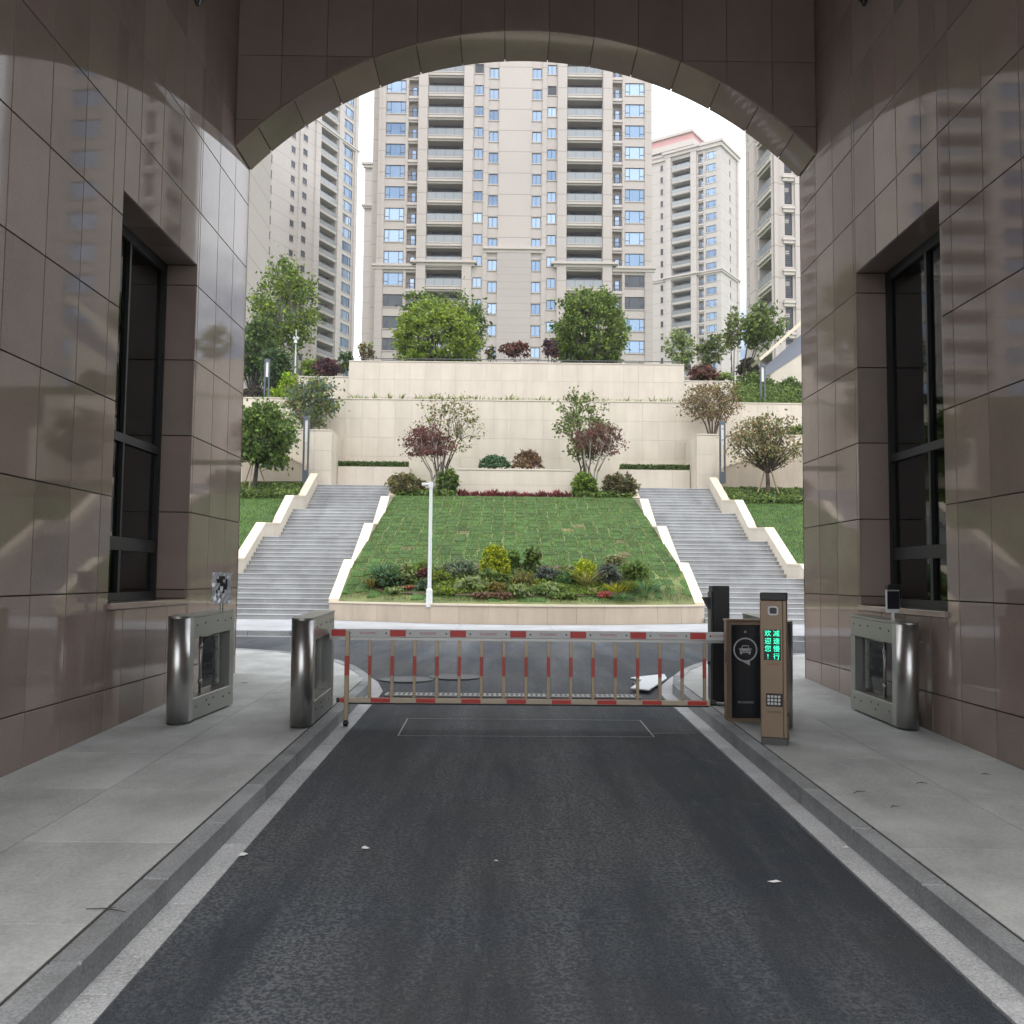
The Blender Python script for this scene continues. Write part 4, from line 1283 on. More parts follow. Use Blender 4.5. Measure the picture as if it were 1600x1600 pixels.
def clad_wall(lab, x0, x1, y, z0, z1, w_, h_, depth=.35, cop=True, sides=(), name='retaining_wall', mat='beige'):
    t = thing(name, lab, 'wall', ((x0 + x1) / 2, y, z0)); O = tuple(t.location)
    zt = z1 - (.06 if cop else 0)
    m = MB(); m.box(x0 + .03, x1 - .03, y + .03, y + depth, z0 - .2, zt); m.build('wall_core', MT[mat], t, O)
    clad(t, O, '-y', y, x0, x1, z0, zt, w_, h_, MT[mat])
    if 'l' in sides: clad(t, O, '-x', x0, y + .032, y + depth, z0, zt, w_, h_, MT[mat])
    if 'r' in sides: clad(t, O, '+x', x1, y + .032, y + depth, z0, zt, w_, h_, MT[mat])
    if cop:
        n = max(1, round((x1 - x0) / 1.6)); d = (x1 - x0) / n
        for k in range(n):
            m = MB(); m.box(x0 + k * d + .002, x0 + (k + 1) * d - .002, y - .03, y + depth + .02, zt + .002, z1, bev=.006); m.build('coping_stone', MT['beige'], t, O)
    return t


xa_, xb_ = -15.0, 16.2
clad_wall('broad cream retaining wall across the middle terrace behind the two sparse trees', xa_, xb_, 48.0, 6.0, ZA, .84, .95)
clad_wall('uppermost cream retaining wall below the round trees and central tower', at(545, 590, 52).x, at(1069, 590, 52).x, 52.0, ZA - .15, ZB, .84, .95, sides='lr')
x0 = at(466, 600, 52.1).x; x1 = at(545, 590, 52).x - .004
clad_wall('short lower step of cream wall at the left end of the upper wall', x0, x1, 52.1, ZA - .15, at(505, 588, 52.1).z, .84, .95, sides='l')
x0 = at(1069, 600, 52).x + .004; x1 = at(1145, 600, 52.1).x
clad_wall('short lower step of cream wall at the right end of the upper wall', x0, x1, 52.1, ZA - .15, at(1108, 595, 52.1).z, .84, .95, sides='r')
# blocks either side of the landing
zt = at(490, 671, 45).z
clad_wall('tall cream block beside the head of the left stairs', -14.2, at(518, 700, 45).x, 45.0, 5.9, zt, .84, .95, depth=2.98, sides='r', name='terrace_block')
zt2 = at(1110, 678, 45).z
clad_wall('tall cream block beside the head of the right stairs', at(1089, 700, 45).x, 15.4, 45.0, 5.9, zt2, .84, .95, depth=2.98, sides='l', name='terrace_block')
# low hedge walls behind the landings
clad_wall('low cream wall with hedge behind the left stair landing', at(527, 740, 46.6).x, at(640, 740, 46.6).x, 46.6, 5.95, at(580, 729, 46.6).z, .84, .9, depth=1.38, cop=False, sides='r', name='hedge_wall')
clad_wall('low cream wall with hedge behind the right stair landing', at(968, 740, 46.6).x, at(1078, 740, 46.6).x, 46.6, 5.95, at(1020, 734, 46.6).z, .84, .9, depth=1.38, cop=False, sides='l', name='hedge_wall')
# central flower box
fx0, fx1 = at(714, 750, 42.6).x, at(894, 750, 42.6).x
fz = at(800, 733, 42.6).z
clad_wall('central cream flower box wall above the row of red plants', fx0, fx1, 42.6, 5.35, fz, .84, .6, depth=1.9, sides='lr', name='flower_box')
# sloping parapets outside the blocks
for pts_, lab in (([(378, 684), (476, 727), (476, 752), (378, 752)], 'sloping stone parapet behind the left lawn tree'), ([(1130, 731), (1262, 690), (1262, 765), (1130, 765)], 'sloping stone parapet behind the staked tree on the right')):
    P = [at(x, y, 44.6) for x, y in pts_]
    t = thing('sloping_parapet', lab, 'wall', (P[0].x, 44.6, 5.9)); O = tuple(t.location)
    q = [(p.x, p.z) for p in P]
    m = MB(); m.prism(q, 'y', 44.6, 44.9); m.build('wall_body', MT['planter'], t, O)  # darker stone than the blocks: the parapet's shading put into its colour
    m = MB(); m.prism([q[0], q[1], (q[1][0], q[1][1] + .05), (q[0][0], q[0][1] + .05)], 'y', 44.57, 44.93); m.build('coping_stone', MT['coping'], t, O)
# side stair with grey panels, top right
P = lambda pts, Y: [(at(x, y, Y).x, at(x, y, Y).z) for x, y in pts]
t = thing('side_stair', 'rising side stair wall with slanted grey panels beyond the right terrace', 'stair wall', (at(1200, 600, 55).x, 55, ZA)); O = tuple(t.location)
m = MB(); m.prism(P([(1203, 584), (1275, 536), (1275, 660), (1203, 660)], 55), 'y', 55.0, 56.5); m.build('wall_body', MT['beige'], t, O)
gp = [(1196, 572), (1212, 558), (1228, 544), (1250, 524), (1275, 502)]; gq = [(1196, 592), (1212, 578), (1228, 567.5), (1250, 553), (1275, 536)]
for k in range(4):
    m = MB(); m.prism(P([gp[k], gp[k + 1], gq[k + 1], gq[k]], 54.96), 'y', 54.94, 55.02); m.build('grey_panel', MT['grey_panel'], t, O)
m = MB(); m.prism(P([(1183, 562), (1206, 543), (1275, 480), (1275, 487), (1206, 548), (1186, 566)], 54.9), 'y', 54.5, 56.4); m.build('coping_stone', MT['coping'], t, O)

# thin railing along the top of the upper wall
t = thing('terrace_railing', 'thin dark railing along the top of the uppermost cream wall', 'railing', (.3, 52.25, ZB)); O = tuple(t.location)
xa_, xb_ = at(550, 560, 52.2).x, at(1065, 560, 52.2).x
m = MB(); m.box(xa_, xb_, 52.19, 52.23, ZB + .16, ZB + .20); m.build('hand_rail', MT['steel_dk'], t, O)
n = 16
for k in range(n + 1):
    x = xa_ + .05 + (xb_ - xa_ - .1) * k / n
    m = MB(); m.box(x - .02, x + .02, 52.20, 52.225, ZB + .001, ZB + .159); m.build('baluster', MT['steel_dk'], t, O)

# ================================================================ towers
def window_mesh(kind, w_, h_):
    """frame (with sill) and panes, local x 0..w, z 0..h, y = depth behind the wall face"""
    f = .07
    m = MB(); y0, y1 = .10, .19
    m.box(0, f, y0, y1, 0, h_); m.box(w_ - f, w_, y0, y1, 0, h_); m.box(f, w_ - f, y0 + .002, y1, 0, f); m.box(f, w_ - f, y0 + .002, y1, h_ - f, h_)
    if kind == 'win3':
        for x in (.24 * w_, .76 * w_): m.box(x - .03, x + .03, y0 + .002, y1, f, h_ - f)
        m.box(f, .24 * w_, y0 + .004, y1, .30 * h_, .30 * h_ + .06); m.box(.76 * w_, w_ - f, y0 + .004, y1, .30 * h_, .30 * h_ + .06)
    elif kind in ('win2', 'dark2'):
        m.box(.47 * w_ - .03, .47 * w_ + .03, y0 + .002, y1, f, h_ - f)
    elif kind == 'shut':
        n = 12
        for k in range(1, n): m.box(f, w_ - f, y0 + .004, y1, h_ * k / n - .02, h_ * k / n + .02)
    m.box(-.10, w_ + .10, -.10, .09, -.13, -.02, 1)
    g = MB(); g.box(.02, w_ - .02, y0 + .05, y0 + .07, .02, h_ - .02)
    return m.mesh('window', [MT['tower_frame'], MT['tower_trim']]), g


def facade(root, rot, org, U, z0, z1, cols, floors, wallmat, pil=(), cor=(), wall_name='front_wall', bands=()):
    """one face of a tower in root's local frame. org: (x,y) of its u=0, rot: turn about z.
    cols: (kind, u0, u1, dz0, dz1); floors: base heights"""
    par = root
    def put(name, me, loc, parent=None):
        o = link(name, me, par)
        c, s = cos(rot), sin(rot)
        o.location = (org[0] + loc[0] * c - loc[1] * s, org[1] + loc[0] * s + loc[1] * c, loc[2]); o.rotation_euler = (0, 0, rot)
        return o
    cols = sorted(cols, key=lambda c: c[1])
    m = MB(); u = 0.0
    q = lambda a, b_, c, d, y=0, mi=0: m.poly([(a, y, c), (b_, y, c), (b_, y, d), (a, y, d)], mi)
    for kind, a, c, d0, d1 in cols:
        if a > u + 1e-4: q(u, a, z0, z1)
        dep = 1.6 if kind == 'balc' else (.9 if kind == 'door' else .26)
        z = z0
        for fz in floors:
            ha, hb = fz + d0, fz + d1
            if ha < z0 or hb > z1: continue
            q(a, c, z, ha)
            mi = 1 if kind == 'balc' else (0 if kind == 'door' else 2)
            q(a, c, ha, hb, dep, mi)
            m.poly([(a, 0, ha), (a, dep, ha), (a, dep, hb), (a, 0, hb)], 0); m.poly([(c, dep, ha), (c, 0, ha), (c, 0, hb), (c, dep, hb)], 0)
            m.poly([(a, 0, ha), (c, 0, ha), (c, dep, ha), (a, dep, ha)], 0); m.poly([(a, dep, hb), (c, dep, hb), (c, 0, hb), (a, 0, hb)], 0)
            z = hb
        q(a, c, z, z1); u = c
    if U > u: q(u, U, z0, z1)
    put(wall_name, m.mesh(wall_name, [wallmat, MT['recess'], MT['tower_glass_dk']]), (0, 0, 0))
    for kind, a, c, d0, d1 in cols:
        w_, h_ = c - a, d1 - d0
        fl = [f for f in floors if f + d0 >= z0 and f + d1 <= z1]
        if kind in ('win3', 'win2', 'slit', 'shut', 'dark2'):
            wm, g = window_mesh(kind, w_, h_)
            gm = g.mesh('pane', MT['tower_glass_dk'] if kind in ('slit', 'shut', 'dark2') else MT['tower_glass'])
            gd = g.mesh('pane', MT['tower_glass_dk'])  # darker pane: dark reflections and open sashes put into its colour
            for i, f in enumerate(fl):
                o = put('window', wm, (a, 0, f + d0))
                link('pane', gd if (kind == 'win3' and i < 7 and root.name == 'apartment_tower' and random.random() < .65) or (kind == 'win2' and random.random() < .07) else gm, o)
        elif kind == 'balc':
            s = MB(); s.box(-.02, w_ + .02, -.22, 1.58, -.52, -.04, 0, bev=.03); s.box(-.06, w_ + .06, -.28, -.221, -.14, -.04, 0)
            sm_ = s.mesh('balcony', MT['tower_trim'])
            r = MB(); n = 4
            for k in range(n): r.box(w_ * k / n + .02, w_ * (k + 1) / n - .02, -.10, -.085, 0.02, .92)
            r.box(0, w_, -.12, -.07, .93, .98)
            rm_ = r.mesh('railing', MT['railglass'])
            dr = MB(); dr.box(w_ * .12, w_ * .88, 1.50, 1.56, 0, 2.0)
            dm_ = dr.mesh('sliding_door', MT['tower_glass_dk'])
            for f in fl:
                o = put('balcony', sm_, (a, 0, f + d0)); link('railing', rm_, o); link('sliding_door', dm_, o)
        elif kind == 'door':
            s = MB(); s.box(-.04, w_ + .04, -.16, .88, -.42, -.03, 0, bev=.03); sm_ = s.mesh('balcony', MT['tower_trim'])
            r = MB()
            for k in range(9): r.box(w_ * (k + .5) / 9 - .02, w_ * (k + .5) / 9 + .02, -.04, -.01, 0, .72)
            r.box(0, w_, -.06, .0, .72, .78); rm_ = r.mesh('railing', MT['tower_frame'])
            dr = MB(); dr.box(w_ * .30, w_ * .85, .78, .86, .02, 1.65, 0); dr.box(w_ * .38, w_ * .77, .76, .779, .10, 1.57, 1); dm_ = dr.mesh('balcony_door', [MT['tower_frame'], MT['tower_glass']])
            for f in fl:
                o = put('balcony', sm_, (a, 0, f + d0)); link('railing', rm_, o); link('balcony_door', dm_, o)
    for a, c, zz0, zz1, proud in pil:
        s = MB(); s.box(a, c, -proud, .05, zz0, zz1); put('pilaster', s.mesh('pilaster', wallmat), (0, 0, 0))
    for a, c, zz, h_, proud in cor:
        s = MB(); s.box(a - proud * .4, c + proud * .4, -proud * .6, .1, zz, zz + h_ * .55); s.box(a - proud * .8, c + proud * .8, -proud, .1, zz + h_ * .55 + .001, zz + h_)
        put('cornice', s.mesh('cornice', MT['tower_trim']), (0, 0, 0))
    for a, c, zz0, zz1, proud, mat in bands:
        s = MB(); s.box(a, c, -proud, .05, zz0, zz1); put('wall_band', s.mesh('wall_band', mat), (0, 0, 0))


def line_u(px, py, p0, d):
    """distance along a facade line (plan) where the ray of that pixel meets it"""
    r_ = rt * (px - 800) + up * (800 - py) + fw * F
    den = d[0] * r_.y - d[1] * r_.x
    return -(p0[0] * r_.y - p0[1] * r_.x) / den


# --- central tower
YC = 124.0; mpx = YC / F
xc = at(804, 330, YC).x; UW = 220 * mpx
fh = 2.953
zb = at(611, 547.5, YC).z
flo = [zb + fh * k for k in range(-3, 17)]
zt_ = flo[-1] + fh
T2 = thing('apartment_tower', 'broad cream apartment tower facing the arch, behind the round trees', 'tower', (xc - UW, YC, 0.0))
cols = []
for kind, a, c, d0, d1 in (('win3', 177, 208, 0, 1.70), ('door', 156.5, 172, -.50, 1.74), ('balc', 83.5, 140.5, -.04, 2.16), ('win2', 52, 66, -.16, 1.16), ('win2', 27.5, 42, -.80, .62)):
    for s in (-1, 1):
        u0_, u1_ = sorted((UW + s * a * mpx, UW + s * c * mpx)); cols.append((kind, u0_, u1_, d0, d1))
zc1 = at(800, 418, YC).z; zc2 = at(800, 396, YC).z; zc3 = at(640, 420, YC).z
pil, cor, ban = [], [], []
B0 = ZB - 2
for s in (-1, 1):
    for a, c, p in ((68, 83, .5), (141, 156, .5), (209, 214, .12), (173, 176, .12), (43.5, 50.5, .22)):
        u0_, u1_ = sorted((UW + s * a * mpx, UW + s * c * mpx)); pil.append((u0_, u1_, B0, zt_, p))
    u0_, u1_ = sorted((UW + s * 66.5 * mpx, UW + s * 158 * mpx)); cor.append((u0_, u1_, zc1, .70, .75))
    u0_, u1_ = sorted((UW + s * 159 * mpx, UW + s * 222 * mpx)); cor.append((u0_, u1_, zc3 - .12, .70, .45))
    u0_, u1_ = sorted((UW + s * 209 * mpx, UW + s * 221 * mpx)); ban.append((u0_, u1_, B0, zc3 - .14, .20, MT['tower_base']))
cor.append((UW - 44 * mpx, UW + 44 * mpx, zc2, .80, .55))
ban.append((UW - 27 * mpx, UW + 27 * mpx, B0, zc2 - .01, .30, MT['tower_base']))
ban.append((UW - 26 * mpx, UW + 26 * mpx, zc2 + .82, zt_, .22, MT['tower']))
facade(T2, 0, (0, 0), 2 * UW, B0, zt_, cols, flo, MT['tower'], pil, cor, bands=ban)
m = MB(); U2 = 2 * UW
m.poly([(0, 18, B0), (0, 0, B0), (0, 0, zt_), (0, 18, zt_)]); m.poly([(U2, 0, B0), (U2, 18, B0), (U2, 18, zt_), (U2, 0, zt_)])
m.poly([(U2, 18, B0), (0, 18, B0), (0, 18, zt_), (U2, 18, zt_)]); m.poly([(0, 0, zt_), (U2, 0, zt_), (U2, 18, zt_), (0, 18, zt_)])
m.build('tower_body', MT['tower'], T2)
m = MB(); m.box(-1.15, -.02, 3.0, 16, B0, zt_); m.box(U2 + .02, U2 + .5, 3.0, 16, B0, zt_); m.build('side_wing', MT['tower'], T2)
m = MB(); m.box(-.6, U2 + .6, -.6, 18.6, zt_ + .01, zt_ + 1.4); m.build('parapet', MT['tower_trim'], T2)

# --- left tower, its face running away to the right
p0 = (at(340, 330, 161).x, 161.0); p1 = (at(556, 330, 200).x, 200.0)
d = Vector((p1[0] - p0[0], p1[1] - p0[1])); U1 = d.length; d.normalize()
T1 = thing('apartment_tower', 'cream apartment tower on the left with its face running away to the right', 'tower', (p0[0], p0[1], 0), atan2(d.y, d.x))
uu = lambda px: line_u(px, 330, p0, d)
fh1 = 2.95
zb1 = at(542, 471, p0[1] + uu(542) * d.y).z
flo = [zb1 + fh1 * k for k in range(-7, 19)]
zt_ = flo[-1] + 4
cols = [('win3', uu(535.5), uu(549.5), -1.0, 1.0), ('balc', uu(498.5), uu(525), -1.25, 1.15), ('dark2', uu(471.5), uu(478.5), -1.15, .15), ('dark2', uu(453), uu(459.5), -2.2, -.9), ('slit', uu(420.5), uu(423.5), -1.0, .6), ('balc', uu(386), uu(408), -1.25, 1.15), ('win3', uu(360), uu(374), -1.0, 1.0)]
wm_sh = []
zq = at(520, 185, p0[1] + uu(520) * d.y).z
pil = [(uu(a), uu(c), 8, zt_, .35) for a, c in ((490, 497.5), (526, 531), (551.5, 555.5), (409, 415), (465, 468.5))]
cor = [(uu(490), uu(556), zb1 + fh1 * 11 + 1.15, .7, .5)]
facade(T1, 0, (0, 0), U1, 8, zt_, cols, flo, MT['tower_far'], pil, cor)
m = MB()
for q in ([(0, 16), (0, 0)], [(U1, 0), (U1, 16)], [(U1, 16), (0, 16)]):
    m.poly([(q[0][0], q[0][1], 8), (q[1][0], q[1][1], 8), (q[1][0], q[1][1], zt_), (q[0][0], q[0][1], zt_)])
m.poly([(0, 0, zt_), (U1, 0, zt_), (U1, 16, zt_), (0, 16, zt_)])
m.build('tower_body', MT['tower_far'], T1)
m = MB(); m.tube((uu(531.5), -.10, 9), (uu(531.5), -.10, zt_ - 1), .12, n=6); m.build('drain_pipe', MT['planter'], T1)

# --- right tower with the pink roof band
c3 = (at(1126, 300, 214).x, 214.0); ang = radians(-35)
d3 = Vector((cos(ang), sin(ang))); U3 = 26.0
o3 = (c3[0] - d3.x * U3, c3[1] - d3.y * U3)
T3 = thing('apartment_tower', 'paler apartment tower with a pink roof band, right of the central tower', 'tower', (o3[0], o3[1], 0), ang)
uu = lambda px: line_u(px, 300, o3, d3)
zb3 = at(1111, 435.3, o3[1] + uu(1111) * d3.y).z
flo = [zb3 + 2.95 * k for k in range(-7, 11)]
zt3 = flo[-1] + 1.9
cols = [('win3', uu(1103), uu(1119), -.75, .85), ('door', uu(1091), uu(1099), -1.2, 1.0), ('balc', uu(1050), uu(1079), -1.25, 1.05), ('slit', uu(1032), uu(1036), -.9, .6)]
pil = [(uu(1041), uu(1049), 8, zt3, .45), (uu(1080), uu(1089), 8, zt3, .45), (uu(1099.5), uu(1101.5), 8, zt3, .15)]
cor = [(0, uu(1041), zt3 - .4, 1.6, .6), (0, uu(1040), flo[7] + 1.30, .8, .4), (uu(1041), uu(1090), flo[7] + 1.30, .8, .8), (uu(1090), U3, flo[7] + 1.30, .8, .5), (uu(1041), uu(1090), zt3, 1.4, .9), (uu(1090), U3, zt3 - .2, 1.6, .7)]
facade(T3, 0, (0, 0), U3, 8, zt3, cols, flo, MT['tower_far'], pil, cor)
W3 = 11.0
cor = [(0, W3, flo[7] + 1.30, .8, .5), (0, W3, zt3 - .2, 1.6, .7)]
facade(T3, pi / 2, (U3, 0), W3, 8, zt3, [('slit', 5.5, 6.1, -.8, .7)], flo, MT['tower_far'], [(W3 - 1.2, W3, 8, zt3, .3)], cor, wall_name='side_wall')
m = MB(); m.poly([(0, 16, 8), (0, 0, 8), (0, 0, zt3), (0, 16, zt3)]); m.poly([(U3, W3, 8), (0, 16, 8), (0, 16, zt3), (U3, W3, zt3)]); m.poly([(0, 0, zt3 + .3), (U3, 0, zt3 + .3), (U3, W3, zt3 + .3), (0, 16, zt3 + .3)])
m.build('tower_body', MT['tower_far'], T3)
m = MB(); m.box(-2, uu(1087), -1.0, 9, zt3 + 1.45, zt3 + 2.9); m.build('upper_cornice', MT['tower_trim'], T3)
m = MB(); m.box(-2, uu(1083), -.7, 9, zt3 + 2.91, zt3 + 4.6); m.build('roof_band', MT['pink'], T3)
m = MB(); m.box(-2.4, uu(1083) + .4, -1.1, 9.4, zt3 + 4.61, zt3 + 5.3); m.build('roof_slab', MT['tower_trim'], T3)

# --- nearest tower, partly hidden by the right passage wall
c4 = (at(1208, 350, 85).x, 85.0); a4 = radians(-84.5)
d4 = Vector((cos(a4), sin(a4))); U4 = 7.2
o4 = (c4[0] - d4.x * U4, c4[1] - d4.y * U4)
T4 = thing('apartment_tower', 'nearest cream tower at far right with tilted balconies and dark louvred windows', 'tower', (o4[0], o4[1], 0), a4)
uu = lambda px: line_u(px, 350, o4, d4)
zb4 = at(1232, 369, 85.2).z
flo = [zb4 + 2.95 * k for k in range(-6, 9)]
zt4 = flo[-1] + 5
cols = [('balc', uu(1185.5), uu(1207), 1.72, 3.92), ('slit', uu(1169.5), uu(1172.5), .3, 1.9)]
facade(T4, 0, (0, 0), U4, 8, zt4, cols, flo, MT['tower'], [(uu(1175), uu(1183), 8, zt4, .3), (U4 - .2, U4, 8, zt4, .12)], [], wall_name='side_wall')
d5 = Vector((cos(a4 + pi / 2), sin(a4 + pi / 2)))
uv = lambda px: line_u(px, 350, c4, d5)
facade(T4, pi / 2, (U4, 0), 16.0, 8, zt4, [('shut', uv(1226), uv(1238), 0.02, 2.14), ('win3', 6.5, 9.2, 0, 1.7)], flo, MT['tower'], [(.05, uv(1214), 8, zt4, .25), (uv(1241), uv(1248), 8, zt4, .25)], [(uv(1225), uv(1239), f - .75, .55, .25) for f in flo])
m = MB(); m.poly([(0, 16, 8), (0, 0, 8), (0, 0, zt4), (0, 16, zt4)]); m.poly([(U4, 16, 8), (0, 16, 8), (0, 16, zt4), (U4, 16, zt4)]); m.poly([(0, 0, zt4), (U4, 0, zt4), (U4, 16, zt4), (0, 16, zt4)])
m.build('tower_body', MT['tower'], T4)

# --- sliver of a further block behind the central tower
xs_, xe_ = at(569, 330, 175).x, at(600, 330, 175).x
z5 = at(575, 262, 175).z
T5 = thing('apartment_tower', 'narrow pale sliver of a tower behind the left edge of central tower', 'tower', (xs_, 175, 0))
facade(T5, 0, (0, 0), xe_ - xs_, 8, z5, [], [z5 - 3.2 - 2.95 * k for k in range(14)], MT['tower_far'], [(1.4, 2.0, 8, z5, .2)], [(0, xe_ - xs_, z5 - .1, 1.0, .7), (0, xe_ - xs_, at(575, 326, 175).z, .7, .6)])
m = MB(); m.poly([(0, 12, 8), (0, 0, 8), (0, 0, z5), (0, 12, z5)]); m.poly([(0, 0, z5), (xe_ - xs_, 0, z5), (xe_ - xs_, 12, z5), (0, 12, z5)]); m.build('tower_body', MT['tower_far'], T5)

# --- a tower left of the view, known from its mirror image in the right passage wall
xl, xr_ = -60.0, -27.4
T6 = thing('apartment_tower', 'cream apartment tower outside the view, mirrored in the right stone wall', 'tower', (xl, 90, 0))
flo = [14 + 2.95 * k for k in range(17)]
zt6 = flo[-1] + 40
cols = []
for c0_ in (1.5, 17.5):
    cols += [('win3', c0_, c0_ + 2.6, 0, 1.7), ('balc', c0_ + 4.0, c0_ + 8.8, -.04, 2.16), ('win2', c0_ + 10.2, c0_ + 11.4, -.16, 1.16)]
facade(T6, 0, (0, 0), xr_ - xl, 8, zt6, cols, flo, MT['tower'], [(2.9 + q, 3.9 + q, 8, zt6, .4) for q in (1.4, 17.4)] + [(10.4 + q, 11.4 + q, 8, zt6, .4) for q in (0, 16)], [(0, xr_ - xl, flo[5] + 2.3, .7, .5)])
U6 = xr_ - xl
m = MB(); m.poly([(0, 16, 8), (0, 0, 8), (0, 0, zt6), (0, 16, zt6)]); m.poly([(U6, 0, 8), (U6, 16, 8), (U6, 16, zt6), (U6, 0, zt6)]); m.poly([(U6, 16, 8), (0, 16, 8), (0, 16, zt6), (U6, 16, zt6)]); m.poly([(0, 0, zt6), (U6, 0, zt6), (U6, 16, zt6), (0, 16, zt6)])
m.build('tower_body', MT['tower'], T6)

# ================================================================ vegetation
def leaf_arrays(P, size, elong=1.7, droop=.25, up_bias=.35, out=None, outw=.4):
    """diamond leaves at points P (n,3): returns vertex array"""
    n = len(P)
    sz = size * RNG.uniform(.6, 1.35, n)
    a = RNG.normal(0, 1, (n, 3))
    if out is not None: a = a * (1 - outw) + out * outw * 1.6
    a[:, 2] -= droop
    a /= np.linalg.norm(a, axis=1)[:, None] + 1e-9
    nn = RNG.normal(0, 1, (n, 3)); nn[:, 2] += up_bias * 2
    s = np.cross(a, nn); s /= np.linalg.norm(s, axis=1)[:, None] + 1e-9
    Lh = (sz * elong / 2)[:, None]; Wd = (sz / 2)[:, None]
    up_ = np.cross(s, a) * (sz * .15)[:, None]
    return np.stack([P - a * Lh, P + s * Wd + up_, P + a * Lh, P - s * Wd + up_], 1).reshape(-1, 3)


def leaves(name, P, size, mats, parent, ratio=(), **kw):
    co = leaf_arrays(np.asarray(P), size, **kw)
    n = len(P)
    mi = np.zeros(n, dtype=np.int32)
    r = RNG.random(n); acc = 0
    for k, q in enumerate(ratio): mi[(r >= acc) & (r < acc + q)] = k + 1; acc += q
    me = np_mesh(name, co, 4, np.arange(4 * n), mats, mi)
    return link(name, me, parent)


def ellip(n, shell=.55, zmin=-1.0):
    """points in the unit ball, biased to its shell, cut at zmin"""
    out = []
    while len(out) < n:
        v = RNG.normal(0, 1, (n * 2, 3)); v /= np.linalg.norm(v, axis=1)[:, None]
        r = RNG.uniform(shell ** 3, 1, n * 2) ** (1 / 3)
        v = v * r[:, None]
        out += [q for q in v if q[2] >= zmin]
    return np.array(out[:n])


def crown_points(n, clumps, rad, shell=.55, spread=.30, zmin=-1.0, lump=.12):
    c = ellip(clumps, shell, zmin)
    c *= 1 + RNG.uniform(-lump, lump, (clumps, 1))
    k = RNG.integers(0, clumps, n)
    off = RNG.normal(0, spread, (n, 3)); off[:, 2] *= .75
    return c * np.array(rad), (c[k] + off * RNG.uniform(.4, 1.0, (n, 1))) * np.array(rad), c[k]


def px_r(px, Y): return px * Y / F


def tree(lab, base, ccen, crad, mats, nleaf, lsize, clumps=60, trunk_r=.09, bark='bark', stems=1, fork=.45, spread=.26, shell=.5, zmin=-1., ratio=(), stakes=0, group='garden trees on the terraces', cat='tree', limbs=None, name='tree', lump=.12, stem_spread=.3, stake_mat='stake', **kw):
    """base, ccen: world points; crad: crown radii; limbs run from the stems to the leaf clumps"""
    base, ccen = Vector(base), Vector(ccen)
    t = thing(name, lab, cat, base, 0, group)
    cl, pts, dirs = crown_points(nleaf, clumps, crad, shell, spread, zmin, lump)
    cc = np.array(ccen - base)
    m = MB(); br = MB()
    tops = []
    H = ccen.z - base.z
    fz = H * fork if stems == 1 else H * .10
    for s in range(stems):
        a = 2 * pi * (s + random.random() * .6) / stems
        if stems == 1:
            top = Vector((cc[0] * .5 + random.uniform(-.05, .05), cc[1] * .5, fz))
            m.path([(0, 0, -.08), tuple(top * .5 + Vector((random.uniform(-.04, .04), random.uniform(-.04, .04), 0))), tuple(top)], [trunk_r * 1.25, trunk_r, trunk_r * .85], 8)
            tops.append((top, trunk_r * .75))
        else:
            r_ = stem_spread
            b0 = Vector((cos(a) * trunk_r * 1.2, sin(a) * trunk_r * 1.2, -.05))
            mid = Vector((cos(a) * r_ * crad[0] * .45, sin(a) * r_ * crad[1] * .45, H * .45))
            tp = Vector((cos(a) * r_ * crad[0] + cc[0] * .6, sin(a) * r_ * crad[1] + cc[1] * .6, H * .85))
            m.path([b0, mid, tp], [trunk_r, trunk_r * .75, trunk_r * .45], 6)
            tops.append((mid, trunk_r * .6)); tops.append((tp, trunk_r * .45))
    m.build('trunk', MT[bark], t, smooth=True)
    for i in range(len(cl)):
        if limbs is not None and i >= limbs: break
        e = Vector(cl[i]) + Vector(cc)
        tp, r_ = min(tops, key=lambda q: (q[0] - e).length + (0.6 * max(0, q[0].z - e.z)))
        mid = tp.lerp(e, .5) + Vector((random.uniform(-.08, .08) * crad[0], random.uniform(-.08, .08) * crad[1], random.uniform(-.02, .10) * crad[2]))
        r1 = max(r_ * random.uniform(.35, .6), .008)
        br.path([tp, mid, e], [r1, r1 * .6, max(r1 * .25, .005)], 5)
    br.build('branches', MT[bark], t, smooth=True)
    leaves('crown', pts + cc, lsize, mats, t, ratio, out=dirs / (np.linalg.norm(dirs, axis=1)[:, None] + 1e-6), **kw)
    if stakes:
        hs = H * .62 if stems == 1 else H * .5
        for k in range(stakes):
            a = 2 * pi * k / stakes + .5
            s = MB(); s.tube((cos(a) * H * .30, sin(a) * H * .30, -.1), (cos(a) * .05, sin(a) * .05, hs), .03, .028, 6); s.build('stake', MT[stake_mat], t)
    return t


